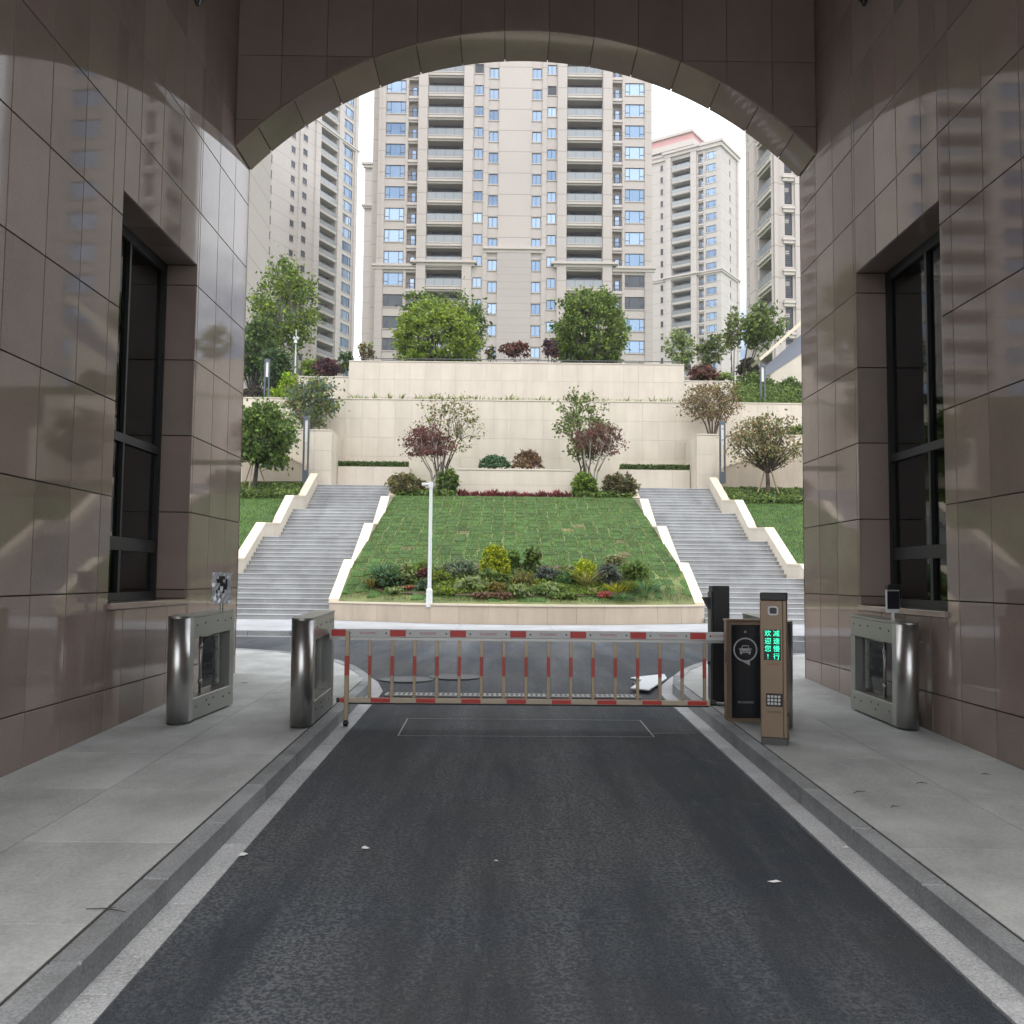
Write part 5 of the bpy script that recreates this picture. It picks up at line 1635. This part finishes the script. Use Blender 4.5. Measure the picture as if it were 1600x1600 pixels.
def shrub(lab, base, rad, mats, nleaf, lsize, ratio=(), group=None, cat='shrub', name='shrub', zmin=-.55, core=True, spread=.16, shell=.75, clumps=70, core_mat='bark_dk', **kw):
    base = Vector(base)
    t = thing(name, lab, cat, base, 0, group)
    m = MB()
    for k in range(7):
        a = 2 * pi * k / 7 + random.random()
        m.path([(cos(a) * .03, sin(a) * .03, -.05), (cos(a) * rad[0] * .3, sin(a) * rad[1] * .3, rad[2] * .6), (cos(a) * rad[0] * .6, sin(a) * rad[1] * .6, rad[2] * 1.1)], [.02, .014, .006], 5)
    m.build('stems', MT[core_mat], t)
    cl, pts, dirs = crown_points(nleaf, clumps, rad, shell, spread, zmin, .06)
    inn = ellip(nleaf // 3, .2, zmin) * np.array(rad) * .8
    pts = np.concatenate([pts, inn]); dirs = np.concatenate([dirs, inn / np.array(rad)])
    pts[:, 2] += -zmin * rad[2]
    k = pts[:, 2] > .01; pts, dirs = pts[k], dirs[k]
    leaves('foliage', pts, lsize, mats, t, ratio, out=dirs, **kw)
    return t


LG = LEAF
G = 'garden trees on the terraces'
# --- near trees beside the stairs
b0 = at(396, 757, 42.2); c0 = at(410, 683, 42.2)
tree('rounded glossy green staked tree on the left lawn beside the passage wall', (b0.x, 42.2, 5.62), c0, (px_r(47, 42), 1.3, px_r(48, 42)), [LG['mid'], LG['glossy'], LG['dark']], 8000, .115, 90, .10, 'bark_dk', fork=.50, ratio=(.35, .2), stakes=3, spread=.22, zmin=-.85)
b0 = at(1200, 752, 42.2); c0 = at(1196, 692, 42.2)
tree('olive brown thin-leaved staked tree on the right lawn beside the passage wall', (b0.x, 42.2, 5.62), c0, (px_r(56, 42), 1.4, px_r(42, 42)), [LG['olive'], LG['tan'], LG['pale']], 3600, .085, 130, .10, 'bark', fork=.42, ratio=(.45, .12), stakes=4, spread=.2, shell=.35, zmin=-.75)
# --- on the blocks
b0 = at(488, 670, 46.4); c0 = at(486, 628, 46.4)
tree('grey-green tree on the left cream block behind the slim lamp', (b0.x, 46.4, zt - .15), c0, (px_r(38, 46), 1.2, px_r(40, 46)), [LG['mid'], LG['blue'], LG['tan']], 3000, .11, 70, .07, 'bark_pale', fork=.25, ratio=(.4, .16), spread=.26, shell=.3)
b0 = at(1113, 677, 46.4); c0 = at(1113, 632, 46.4)
tree('vase-shaped twiggy brown tree on the right cream block', (b0.x, 46.4, zt2 - .15), c0, (px_r(42, 46), 1.3, px_r(36, 46)), [LG['tan'], LG['olive'], LG['brown']], 2900, .08, 110, .05, 'bark', stems=7, ratio=(.35, .15), spread=.2, shell=.4, zmin=-.7, stem_spread=.55)
# --- sparse trees and red maples before the wall
b0 = at(690, 745, 44.6); c0 = at(700, 672, 44.6)
tree('sparse small-leaved tree with open twigs left of the flower box', (b0.x, 44.6, 5.75), c0, (px_r(56, 44.6), 1.3, px_r(56, 44.6)), [LG['olive'], LG['pale'], LG['tan']], 1300, .085, 110, .05, 'bark', stems=5, ratio=(.2, .35), spread=.12, shell=.45, zmin=-.6, stakes=3, stem_spread=.4, stake_mat='bark_dk')
b0 = at(682, 745, 43.4); c0 = at(670, 694, 43.4)
tree('dark red maple with many thin stems left of the flower box', (b0.x, 43.4, 5.62), c0, (px_r(38, 43.4), .95, px_r(28, 43.4)), [LG['maroon'], LG['brown']], 3600, .065, 90, .035, 'bark_pale', stems=8, ratio=(.3,), spread=.2, shell=.3, zmin=-.6, stem_spread=.6)
b0 = at(914, 748, 44.6); c0 = at(908, 672, 44.6)
tree('sparse light green tree with open twigs right of the flower box', (b0.x, 44.6, 5.75), c0, (px_r(44, 44.6), 1.2, px_r(58, 44.6)), [LG['olive'], LG['pale'], LG['mid']], 2400, .095, 100, .05, 'bark', stems=5, ratio=(.2, .35), spread=.14, shell=.4, zmin=-.75, stakes=3, stem_spread=.4, stake_mat='bark')
b0 = at(925, 748, 43.4); c0 = at(936, 690, 43.4)
tree('dark red maple with many thin stems right of the flower box', (b0.x, 43.4, 5.62), c0, (px_r(36, 43.4), .95, px_r(30, 43.4)), [LG['maroon'], LG['brown'], LG['olive']], 3200, .065, 90, .035, 'bark_pale', stems=8, ratio=(.35, .15), spread=.2, shell=.3, zmin=-.6, stem_spread=.6)
# --- upper terrace, before the central tower
YT = 57.0
b0 = at(682, 566, YT); c0 = at(682, 541, YT)
tree('dense rounded bright green tree before the central tower', (b0.x, YT, ZB - 1.6), c0, (px_r(66, YT), 2.4, px_r(72, YT)), [LG['bright'], LG['mid'], LG['pale']], 19000, .115, 320, .12, 'bark_dk', fork=.4, ratio=(.20, .10), spread=.09, shell=.75, zmin=-.38, lump=.025, limbs=50)
b0 = at(735, 566, 60.5); c0 = at(722, 505, 60.5)
tree('darker loose tree standing behind the bright rounded tree', (b0.x, 60.5, ZB - 1.6), c0, (px_r(38, 60), 1.6, px_r(50, 60)), [LG['mid'], LG['dark'], LG['olive']], 2600, .15, 60, .09, 'bark_pale', stems=3, ratio=(.4, .1), spread=.24, shell=.3)
b0 = at(668, 566, 61); c0 = at(668, 478, 61)
tree('dark treetop showing just above the bright rounded tree', (b0.x, 61, ZB - 1.6), c0, (px_r(34, 61), 1.3, px_r(20, 61)), [LG['mid'], LG['dark']], 1500, .15, 40, .08, 'bark_pale', stems=2, ratio=(.4,), spread=.26, shell=.3)
b0 = at(921, 566, YT); c0 = at(921, 522, YT)
tree('dense squarish dark green tree before the central tower', (b0.x, YT, ZB - 1.6), c0, (px_r(57, YT), 2.0, px_r(74, YT)), [LG['mid'], LG['dark'], LG['bright']], 16000, .12, 240, .12, 'bark', fork=.4, ratio=(.22, .16), spread=.12, shell=.65, zmin=-.6, lump=.06, limbs=60)
for (px, py, rx, rz_, Y, ms, n, lab) in ((808, 547, 24, 11, 55, ('maroon', 'brown'), 700, 'low spreading red maple between the two dense trees'), (860, 546, 11, 15, 55.5, ('purple', 'maroon'), 450, 'narrow purple shrub tree touching the dense dark tree'),
                                        (1062, 545, 24, 30, 58, ('pale', 'mid'), 1100, 'thin pale green tree right of the uppermost wall'), (1112, 548, 24, 27, 57, ('olive', 'mid'), 1100, 'small loose tree above the brown clipped shrub at right'),
                                        (572, 550, 13, 16, 55, ('pale', 'maroon'), 380, 'thin little tree at the left end of the upper wall'), (768, 552, 8, 10, 55, ('mid', 'maroon'), 220, 'small bush beside the bright rounded tree')):
    c0 = at(px, py, Y)
    tree(lab, (c0.x, Y, ZB - 1.6), c0, (px_r(rx, Y), px_r(rx, Y) * .9, px_r(rz_, Y)), [LG[k] for k in ms], n, .13, 36, .045, 'bark', stems=3, ratio=(.4,), spread=.25, shell=.3)
b0 = at(1165, 590, 58); c0 = at(1188, 508, 58)
tree('staked tree with slanting stems before the white gap at right', (b0.x, 58, ZB - 1.7), c0, (px_r(33, 58), 1.3, px_r(38, 58)), [LG['mid'], LG['dark'], LG['olive']], 2600, .14, 60, .07, 'bark', stems=4, ratio=(.35, .2), spread=.24, shell=.3, stakes=3, stem_spread=.35)
b0 = at(1146, 590, 59); c0 = at(1146, 515, 59)
tree('slender tree with thin crown left of the slanting staked tree', (b0.x, 59, ZB - 1.7), c0, (px_r(14, 59), .6, px_r(36, 59)), [LG['olive'], LG['pale'], LG['mid']], 800, .13, 36, .05, 'bark', stems=2, ratio=(.3, .3), spread=.25, shell=.3)
# --- left terrace group
b0 = at(458, 580, 63); c0 = at(446, 482, 63)
tree('tall loose tree with pale bare stems before the left tower', (b0.x, 63, ZB - 2.2), c0, (px_r(50, 63), 2.0, px_r(74, 63)), [LG['mid'], LG['bright'], LG['dark']], 7500, .14, 130, .10, 'bark_pale', stems=5, ratio=(.3, .25), spread=.2, shell=.35, zmin=-.9, stem_spread=.3)
b0 = at(400, 600, 59); c0 = at(398, 542, 59)
tree('dark bushy tree against the left passage wall on the terrace', (b0.x, 59, ZA), c0, (px_r(34, 59), 1.6, px_r(44, 59)), [LG['dark'], LG['mid']], 3600, .17, 60, .10, 'bark_dk', fork=.3, ratio=(.3,), spread=.24, shell=.3)
b0 = at(430, 600, 57); c0 = at(432, 580, 57)
tree('dark upright evergreen behind the left slim lamp', (b0.x, 57, ZA), c0, (px_r(26, 57), 1.0, px_r(34, 57)), [LG['dark'], LG['teal']], 2600, .14, 50, .07, 'bark_dk', fork=.3, ratio=(.2,), spread=.24, shell=.3)
b0 = at(540, 566, 58); c0 = at(540, 566, 58)
tree('small dark tree at the corner of the upper wall on the left', (b0.x, 58, ZB - 1.9), c0, (px_r(13, 58), .6, px_r(16, 58)), [LG['dark'], LG['mid']], 500, .13, 24, .04, 'bark', stems=2, ratio=(.4,), spread=.25, shell=.3)
# white camera pole among the left trees
p = at(461, 583, 61.5); q = at(462, 515, 61.5)
t = thing('camera_pole', 'white pole with a small fitting among the left terrace trees', 'pole', (p.x, 61.5, ZB - 2.2))
m = MB(); m.tube((0, 0, 0), (0, 0, q.z - ZB + 2.2), .06, .04, 10); m.build('shaft', MT['pole'], t)
m = MB(); zc_ = at(462, 525, 61.5).z - ZB + 2.2; m.box(-.18, .18, -.10, .10, zc_ - .25, zc_ - .05, bev=.04); m.tube((0, -.1, zc_ - .5), (0, -.1, zc_ - .3), .12, .08, 10); m.build('camera_head', MT['pole'], t)

# --- shrubs
SG = 'clipped shrubs on the terraces'
def ball(px, py, rx, rz_, Y, ms, n, ls, lab, base_z=None, ratio=(.35,), **kw):
    """px,py = centre of the visible dome's base"""
    p = at(px, py, Y)
    z = p.z if base_z is None else base_z
    return shrub(lab, (p.x, Y, z), (px_r(rx, Y), px_r(rx, Y) * .9, px_r(rz_, Y)), [LG[k] for k in ms], n, ls, ratio, group=SG, **kw)


ball(773, 731, 24, 20, 44.3, ('teal', 'dark'), 1500, .07, 'low green clipped dome above the flower box', zmin=0, clumps=120, spread=.09, shell=.9)
ball(824, 731, 23, 27, 44.3, ('brown', 'tan'), 1600, .07, 'taller brown clipped dome above the flower box', zmin=0, clumps=120, spread=.09, shell=.9)
ball(636, 768, 28, 20, 41.9, ('olive', 'tan'), 2000, .08, 'wide olive bush at the top left corner of the lawn', 5.5, zmin=-.75)
ball(698, 772, 17, 20, 41.9, ('mid', 'dark'), 1500, .08, 'round green bush left of the red plant row', 5.5, zmin=-.9)
ball(912, 775, 20, 19, 41.9, ('glossy', 'bright'), 1700, .08, 'bright green bush right of the red plant row', 5.5, zmin=-.9)
ball(968, 772, 27, 21, 42.1, ('olive', 'brown'), 2000, .08, 'wide grey-green bush at the top right corner of the lawn', 5.5, zmin=-.75)
ball(511, 588, 21, 16, 53.4, ('purple', 'maroon'), 1500, .10, 'purple clipped bush on the left wall step', zmin=-.7)
ball(486, 588, 17, 16, 54.4, ('mid', 'bright'), 1100, .10, 'green bush behind the purple clipped bush', zmin=-.7)
ball(452, 628, 15, 28, 50.6, ('lime', 'bright'), 1500, .10, 'vivid lime green bush left of the upper wall step', zmin=-.7)
ball(432, 630, 16, 14, 50.2, ('lime', 'bright'), 900, .10, 'smaller vivid lime bush beside the left slim lamp', zmin=-.6)
ball(398, 626, 22, 14, 51.0, ('purple', 'dark'), 1300, .10, 'dark purple spreading bush left of the slim lamp', zmin=-.5)
ball(1098, 594, 22, 15, 53.4, ('brown', 'maroon'), 1500, .10, 'red-brown clipped dome on the right wall step', zmin=-.55)
ball(1130, 594, 15, 9, 53.8, ('pale', 'bright'), 600, .10, 'low light green bush beside the red-brown dome', zmin=-.4)
ball(1169, 592, 17, 20, 58.5, ('purple', 'dark'), 1300, .11, 'dark round bush behind the slanting staked tree', zmin=-.6)
ball(1230, 636, 26, 30, 53.0, ('dark', 'mid'), 2600, .11, 'large dark hedge bush below the grey panelled stair', zmin=-.5)
ball(1180, 634, 34, 36, 54.0, ('mid', 'dark'), 2800, .12, 'broad green bank of shrubs behind the right slim lamp', zmin=-.4)
ball(1243, 684, 14, 14, 45.6, ('mid', 'dark'), 600, .10, 'green bush edge beside the right passage wall', zmin=-.4)


lawn_z = object()
def carpet(name, lab, x0, x1, y0, y1, zf, h, ms, n, ls, ratio=(.3,)):
    x = RNG.uniform(x0, x1, n); y = RNG.uniform(y0, y1, n)
    z = (zf(y) if zf is not lawn_z else np.array([lz(q, p) + .03 for q, p in zip(y, x)])) + RNG.uniform(.02, h, n) * (.75 + .25 * np.sin(x * 5.1) * np.cos(y * 4.3))
    co = leaf_arrays(np.stack([x, y, z], 1), ls, droop=-.2)
    mi = (RNG.random(n) < ratio[0]).astype(np.int32)
    me = np_mesh(name, co, 4, np.arange(4 * n), [LG[k] for k in ms], mi)
    return tag(link(name, me), kind='stuff')


zsl = lambda y: np.where(y < 42.6, 1.75 + (y - 30) * 4.0 / 12.6, 5.75 + (y - 42.6) * .55 / 5.6)
carpet('ground_cover', '', -14.2, -9.2, 40.6, 44.4, zsl, .30, ('mid', 'dark'), 9000, .09)
carpet('ground_cover', '', 9.9, 15.2, 40.6, 44.4, zsl, .30, ('mid', 'dark'), 9000, .09)
zc2_ = lambda y: 5.36 + (y - 41.3) * .1
carpet('ground_cover', '', -4.85, fx0 - .1, 41.3, 43.8, zc2_, .34, ('mid', 'glossy'), 3600, .09)
carpet('ground_cover', '', fx1 + .1, 5.55, 41.3, 43.8, zc2_, .34, ('mid', 'glossy'), 3600, .09)
carpet('ground_cover', '', at(385, 620, 51).x, at(466, 620, 51).x, 49.0, 52.0, lambda y: ZA - .1 + 0 * y, .45, ('dark', 'mid'), 3000, .11)
carpet('ground_cover', '', at(1147, 620, 51).x, at(1258, 620, 51).x, 48.6, 53.0, lambda y: ZA - .1 + (y - 48.6) * .42, .40, ('mid', 'dark'), 5200, .11)
carpet('ground_cover', '', at(545, 566, 53).x, at(1068, 566, 53).x, 54.2, 55.2, lambda y: ZB - .1 + 0 * y, .45, ('mid', 'olive'), 4200, .11)

# clipped hedges on the low walls
for (xa, xb, py0, lab) in ((at(527, 740, 47).x, at(638, 740, 47).x, 729, 'clipped low green hedge behind the left stair landing'), (at(969, 740, 47).x, at(1077, 740, 47).x, 734, 'clipped low green hedge behind the right stair landing')):
    z = at(580 if xa < 0 else 1020, py0, 46.9).z - .05
    t = thing('hedge', lab, 'hedge', ((xa + xb) / 2, 47.0, z), 0, 'clipped hedges behind the stair landings')
    n = 3600
    P = np.stack([RNG.uniform(xa, xb, n) - (xa + xb) / 2, RNG.uniform(-.25, .30, n), RNG.uniform(0, .30, n)], 1)
    leaves('foliage', P, .07, [LG['mid'], LG['dark'], LG['teal']], t, (.4, .1))
    m = MB()
    x = xa + .1
    while x < xb: m.tube((x - (xa + xb) / 2, 0, -.05), (x - (xa + xb) / 2, 0, .22), .02, n=5); x += .25
    m.build('stems', MT['bark_dk'], t)


def tuft_mesh(name, n, h, spread, lw, mats, ratio=.3, flop=.5):
    a = RNG.uniform(0, 2 * pi, n); r = RNG.uniform(0, spread * .35, n); hh = h * RNG.uniform(.6, 1.1, n); f = RNG.uniform(.1, flop, n) * h
    B = np.stack([np.cos(a) * r, np.sin(a) * r, np.zeros(n)], 1)
    Mi = B + np.stack([np.cos(a) * f * .5, np.sin(a) * f * .5, hh * .65], 1)
    Tp = B + np.stack([np.cos(a) * f * 1.3, np.sin(a) * f * 1.3, hh], 1)
    s = np.stack([-np.sin(a), np.cos(a), np.zeros(n)], 1) * lw
    co = np.stack([B, Mi + s, Tp, Mi - s], 1).reshape(-1, 3)
    mi = (RNG.random(n) < ratio).astype(np.int32)
    return np_mesh(name, co, 4, np.arange(4 * n), mats, mi)


# red row before the flower box
vs = [tuft_mesh('red_plant', 26, .30, .2, .035, [LG['pinkred'], LG['maroon']], .4, .55) for k in range(3)]
n = 34
for k in range(n):
    x = fx0 + .05 + (fx1 - fx0 - .1) * (k + .5) / n + random.uniform(-.03, .03)
    o = link('red_plant', vs[k % 3], None, (x, 42.2 + random.uniform(-.1, .1), 5.40), (0, 0, random.uniform(0, 6))); s = random.uniform(.8, 1.25); o.scale = (s, s, s * random.uniform(.8, 1.1))
    tag(o, 'small red-leaved plant in the row along the flower box foot', 'plant', 'row of red plants below the flower box')
# wispy plants on the middle wall
vs = [tuft_mesh('wall_plant', 14, .42, .3, .028, [LG['pale'], LG['olive']], .45, .7) for k in range(3)]
n = 70
xa, xb = at(528, 625, 48.5).x, at(1072, 629, 48.5).x
for k in range(n):
    x = xa + (xb - xa) * (k + .5) / n + random.uniform(-.08, .08)
    o = link('wall_plant', vs[k % 3], None, (x, 48.55 + random.uniform(-.1, .1), ZA - .12), (0, 0, random.uniform(0, 6))); s = random.uniform(.6, 1.25); o.scale = (s, s, s)
    tag(o, 'thin wispy plant growing along the top of the middle cream wall', 'plant', 'wispy plants on top of the middle wall')

# --- flower bed at the foot of the lawn
b = MB(); n = 40
for k in range(n):
    a, c = 2 * pi * k / n, 2 * pi * (k + 1) / n
    def P_(t):
        x, y = at(797, 905, 28.6).x + 4.2 * cos(t), 28.75 + 1.75 * sin(t)
        return (x, max(y, yfront(x) + .75))
    p, q = P_(a), P_(c)
    b.poly([(at(797, 905, 28.6).x, 28.75, lz(28.75) + .05), (p[0], p[1], lz(p[1], p[0]) + .045), (q[0], q[1], lz(q[1], q[0]) + .045)])
tag(b.build('flower_bed_soil', MT['soil']), kind='structure')
BG = 'mixed plants in the flower bed on the lawn'


def bedpt(px, py):
    """point of that pixel on the sloping lawn"""
    d_ = rt * (px - 800) + up * (800 - py) + fw * F
    d_ = d_ / d_.y
    y = 26.6
    while y < 41 and HC + d_.z * y > lz(y, d_.x * y): y += .02
    return CAMPOS + d_ * y


def bush(px, pyb, rx, h, ms, n, ls, lab, ratio=(.35,), **kw):
    p = bedpt(px, pyb); Y = p.y
    kw.setdefault('spread', .26); kw.setdefault('shell', .4); kw.setdefault('clumps', 34)
    return shrub(lab, (p.x, p.y, p.z), (px_r(rx, Y) * .92, px_r(rx, Y) * .85, px_r(h, Y) / 1.95), [LG[k] for k in ms], n, ls, ratio, group=BG, zmin=-.6, name='bed_shrub', **kw)


bush(773, 914, 24, 28, ('mid', 'dark'), 1400, .07, 'dark green leafy skirt under the yellow ball shrub')
bush(773, 906, 25, 66, ('yellow', 'bright'), 4200, .05, 'round yellow-green ball shrub, largest in the flower bed', clumps=170, spread=.08, shell=.85)
bush(912, 914, 22, 46, ('yellow', 'bright'), 1900, .05, 'looser yellow-green shrub right of the bed centre', clumps=90)
bush(953, 916, 22, 42, ('blue', 'purple'), 2000, .06, 'dark grey-blue rounded shrub at the right of the bed')
bush(992, 914, 20, 44, ('mid', 'glossy'), 1600, .07, 'tall green leafy shrub at the right end of the bed')
bush(958, 884, 14, 24, ('pale', 'tan'), 700, .06, 'loose pale feathery shrub behind the grey-blue one')
bush(832, 894, 15, 44, ('mid', 'dark'), 1000, .08, 'tall dark stemmed shrub right of the yellow ball', spread=.25)
bush(800, 892, 13, 40, ('glossy', 'mid'), 800, .08, 'tall broad-leaved shrub just behind the yellow ball', spread=.25)
bush(818, 918, 19, 28, ('olive', 'gold'), 1200, .06, 'golden-olive feathery shrub at the bed centre')
bush(852, 908, 22, 26, ('blue', 'purple'), 1300, .05, 'soft lavender-grey shrub right of centre', spread=.25)
bush(886, 914, 17, 24, ('glossy', 'teal'), 1000, .08, 'fresh green broad-leaved shrub left of the loose yellow shrub')
bush(660, 899, 12, 30, ('mid', 'bright'), 800, .06, 'small green-topped shrub left of the white pole')
bush(662, 906, 13, 20, ('maroon', 'purple'), 700, .06, 'dark red shrub left of the white pole')
bush(632, 912, 16, 36, ('mid', 'pale'), 1000, .09, 'upright green leafy shrub at the left of the bed', spread=.25)
bush(690, 912, 16, 28, ('bright', 'olive'), 1300, .04, 'fine mossy green ball right of the white pole', clumps=120, spread=.09)
bush(718, 900, 26, 32, ('blue', 'pale'), 1300, .05, 'hazy grey-green shrub behind the broad pale leaves', spread=.3)
bush(606, 916, 24, 30, ('dark', 'teal'), 1300, .07, 'dark green spiky-leaved clump at the left end of the bed', spread=.25)
bush(740, 922, 24, 22, ('pale', 'mid'), 420, .19, 'broad pale hosta leaves left of the bed centre', clumps=30)
bush(812, 932, 16, 18, ('pale', 'mid'), 300, .18, 'broad pale hosta leaves near the bed centre', clumps=24)
bush(855, 928, 24, 16, ('pale', 'glossy'), 420, .17, 'low broad-leaved plants right of the bed centre', clumps=30)
bush(775, 926, 18, 18, ('gold', 'brown'), 700, .06, 'rusty gold low plant under the yellow ball')
bush(664, 922, 14, 20, ('dark', 'blue'), 800, .06, 'dusky green plant at the foot of the white pole')
bush(700, 930, 14, 12, ('bright', 'mid'), 500, .07, 'low bright green plant right of the pole foot')
bush(620, 926, 18, 10, ('pale', 'mid'), 500, .06, 'low pale green edging plant at the left')
for (px, py, rx, h, ms, lab) in ((582, 920, 7, 18, ('gold', 'brown'), 'rusty orange grass tuft at the left end of the bed'), (638, 922, 10, 8, ('coral', 'maroon'), 'low red-leaved plant left of the pole foot'),
                                 (916, 920, 10, 30, ('gold', 'pale'), 'straw-coloured grass tuft below the loose yellow shrub'), (965, 928, 26, 18, ('gold', 'yellow'), 'spreading golden grass at the right of the bed'),
                                 (985, 922, 16, 16, ('gold', 'bright'), 'yellow-green grass tuft near the right end of the bed'), (1008, 930, 26, 26, ('teal', 'mid'), 'arching blue-green grass at the right end of the bed'),
                                 (975, 938, 24, 12, ('teal', 'mid'), 'low blue-green grass at the front right of the bed'), (600, 905, 20, 26, ('teal', 'dark'), 'dark spiky clump at the left end of the bed')):
    p = bedpt(px, py)
    t = thing('grass_tuft', lab, 'plant', p, 0, BG)
    link('blades', tuft_mesh('blades', 150, px_r(h, p.y), px_r(rx, p.y) * 2.0, .014, [LG[k] for k in ms], .4, 1.0 + rx / max(h, 1) * .6), t)
for (px, py, w_, ms, lab) in ((944, 934, 20, ('coral', 'pinkred'), 'coral-coloured flowers at the front of the bed'), (926, 929, 10, ('pale', 'coral'), 'pale pink flowers beside the coral ones'), (770, 935, 60, ('brown', 'tan'), 'brown heuchera edging along the front of the bed'), (880, 935, 44, ('mid', 'glossy'), 'low fresh green edging along the front right of the bed')):
    p = bedpt(px, py)
    t = thing('bed_edging', lab, 'plant', p, 0, BG)
    n = int(w_ * 18); W = px_r(w_, p.y)
    P = np.stack([RNG.uniform(-W / 2 * 1.0, W / 2, n), RNG.normal(0, .10, n), RNG.uniform(.02, .16, n)], 1)
    leaves('foliage', P, .06, [LG[k] for k in ms], t, (.4,))
o = carpet('bed_filling', '', at(590, 905, 28.6).x, at(1000, 905, 28.6).x, 28.45, 30.1, lawn_z, .16, ('mid', 'dark'), 3600, .07)

o = carpet('bed_filling', '', -2.3, 3.0, 27.35, 28.5, lawn_z, .14, ('mid', 'bright'), 3600, .07)

# ================================================================ lamps and the white pole
p = bedpt(672, 941)
t = thing('camera_pole', 'tall white pole with short arm standing in the flower bed', 'pole', (p.x, p.y - .3, 1.05))
Yp = p.y - .3
zt_ = at(676, 754, Yp).z - 1.05
m = MB(); m.tube((0, 0, -.05), (0, 0, .42), .092, .088, 14); m.tube((0, 0, .42), (0, 0, .47), .088, .056, 14); m.build('base_sleeve', MT['pole'], t, smooth=False)
tx = at(676, 754, Yp).x - p.x
m = MB(); m.tube((0, 0, .46), (0, 0, zt_), .056, .045, 14); m.build('shaft', MT['pole'], t)
m = MB(); m.tube((-.20, 0, zt_ - .04), (.04, 0, zt_ - .06), .035, n=8); m.box(-.26, -.16, -.05, .05, zt_ - .09, zt_ - .01, bev=.01); m.tube((0, 0, zt_ - .14), (0, 0, zt_ + .02), .062, n=12); m.build('arm', MT['pole'], t)

LGp = 'slim slate lamp columns beside the stairs and terraces'
for (px, pt, pb, Y, lab) in ((477, 651, 750, 44.0, 'slim twin-bar lamp column at the head of the left stairs'), (416, 561, 632, 49.2, 'slim twin-bar lamp column on the left middle terrace'),
                             (1129, 658, 752, 44.0, 'slim twin-bar lamp column at the head of the right stairs'), (1192, 569, 638, 49.2, 'slim twin-bar lamp column on the right middle terrace')):
    a_, c_ = at(px, pb, Y), at(px, pt, Y)
    t = thing('lamp_column', lab, 'lamp', (a_.x, Y, a_.z - .1), 0, LGp)
    H = c_.z - a_.z + .1
    for s in (-1, 1):
        m = MB(); m.box(s * .105 - .035, s * .105 + .035, -.06, .06, 0, H - .16); m.build('upright', MT['lamp'], t)
    m = MB(); m.box(-.139, .139, -.065, .065, 0, H * .18); m.build('base_box', MT['lamp'], t)
    m = MB(); m.box(-.139, .139, -.065, .065, H - .155, H, bev=.005); m.build('cap', MT['lamp'], t)
    m = MB(); m.box(-.065, .065, -.02, .02, H * .62, H - .16); m.build('light_bar', MT['diffuser'], t)


# ================================================================ thin air that pales the far towers
hz = bpy.data.materials.new('haze_air'); hz.use_nodes = True
hn = hz.node_tree; hn.nodes.remove(hn.nodes['Principled BSDF'])
pv = hn.nodes.new('ShaderNodeVolumePrincipled'); pv.inputs['Color'].default_value = (0.93, 0.95, 0.98, 1); pv.inputs['Density'].default_value = 0.0004; pv.inputs['Anisotropy'].default_value = 0.2
hn.links.new(pv.outputs[0], hn.nodes['Material Output'].inputs['Volume'])
m = MB(); m.box(-501, 501, -401, 501, -2, 130); tag(m.build('haze', hz), kind='stuff')
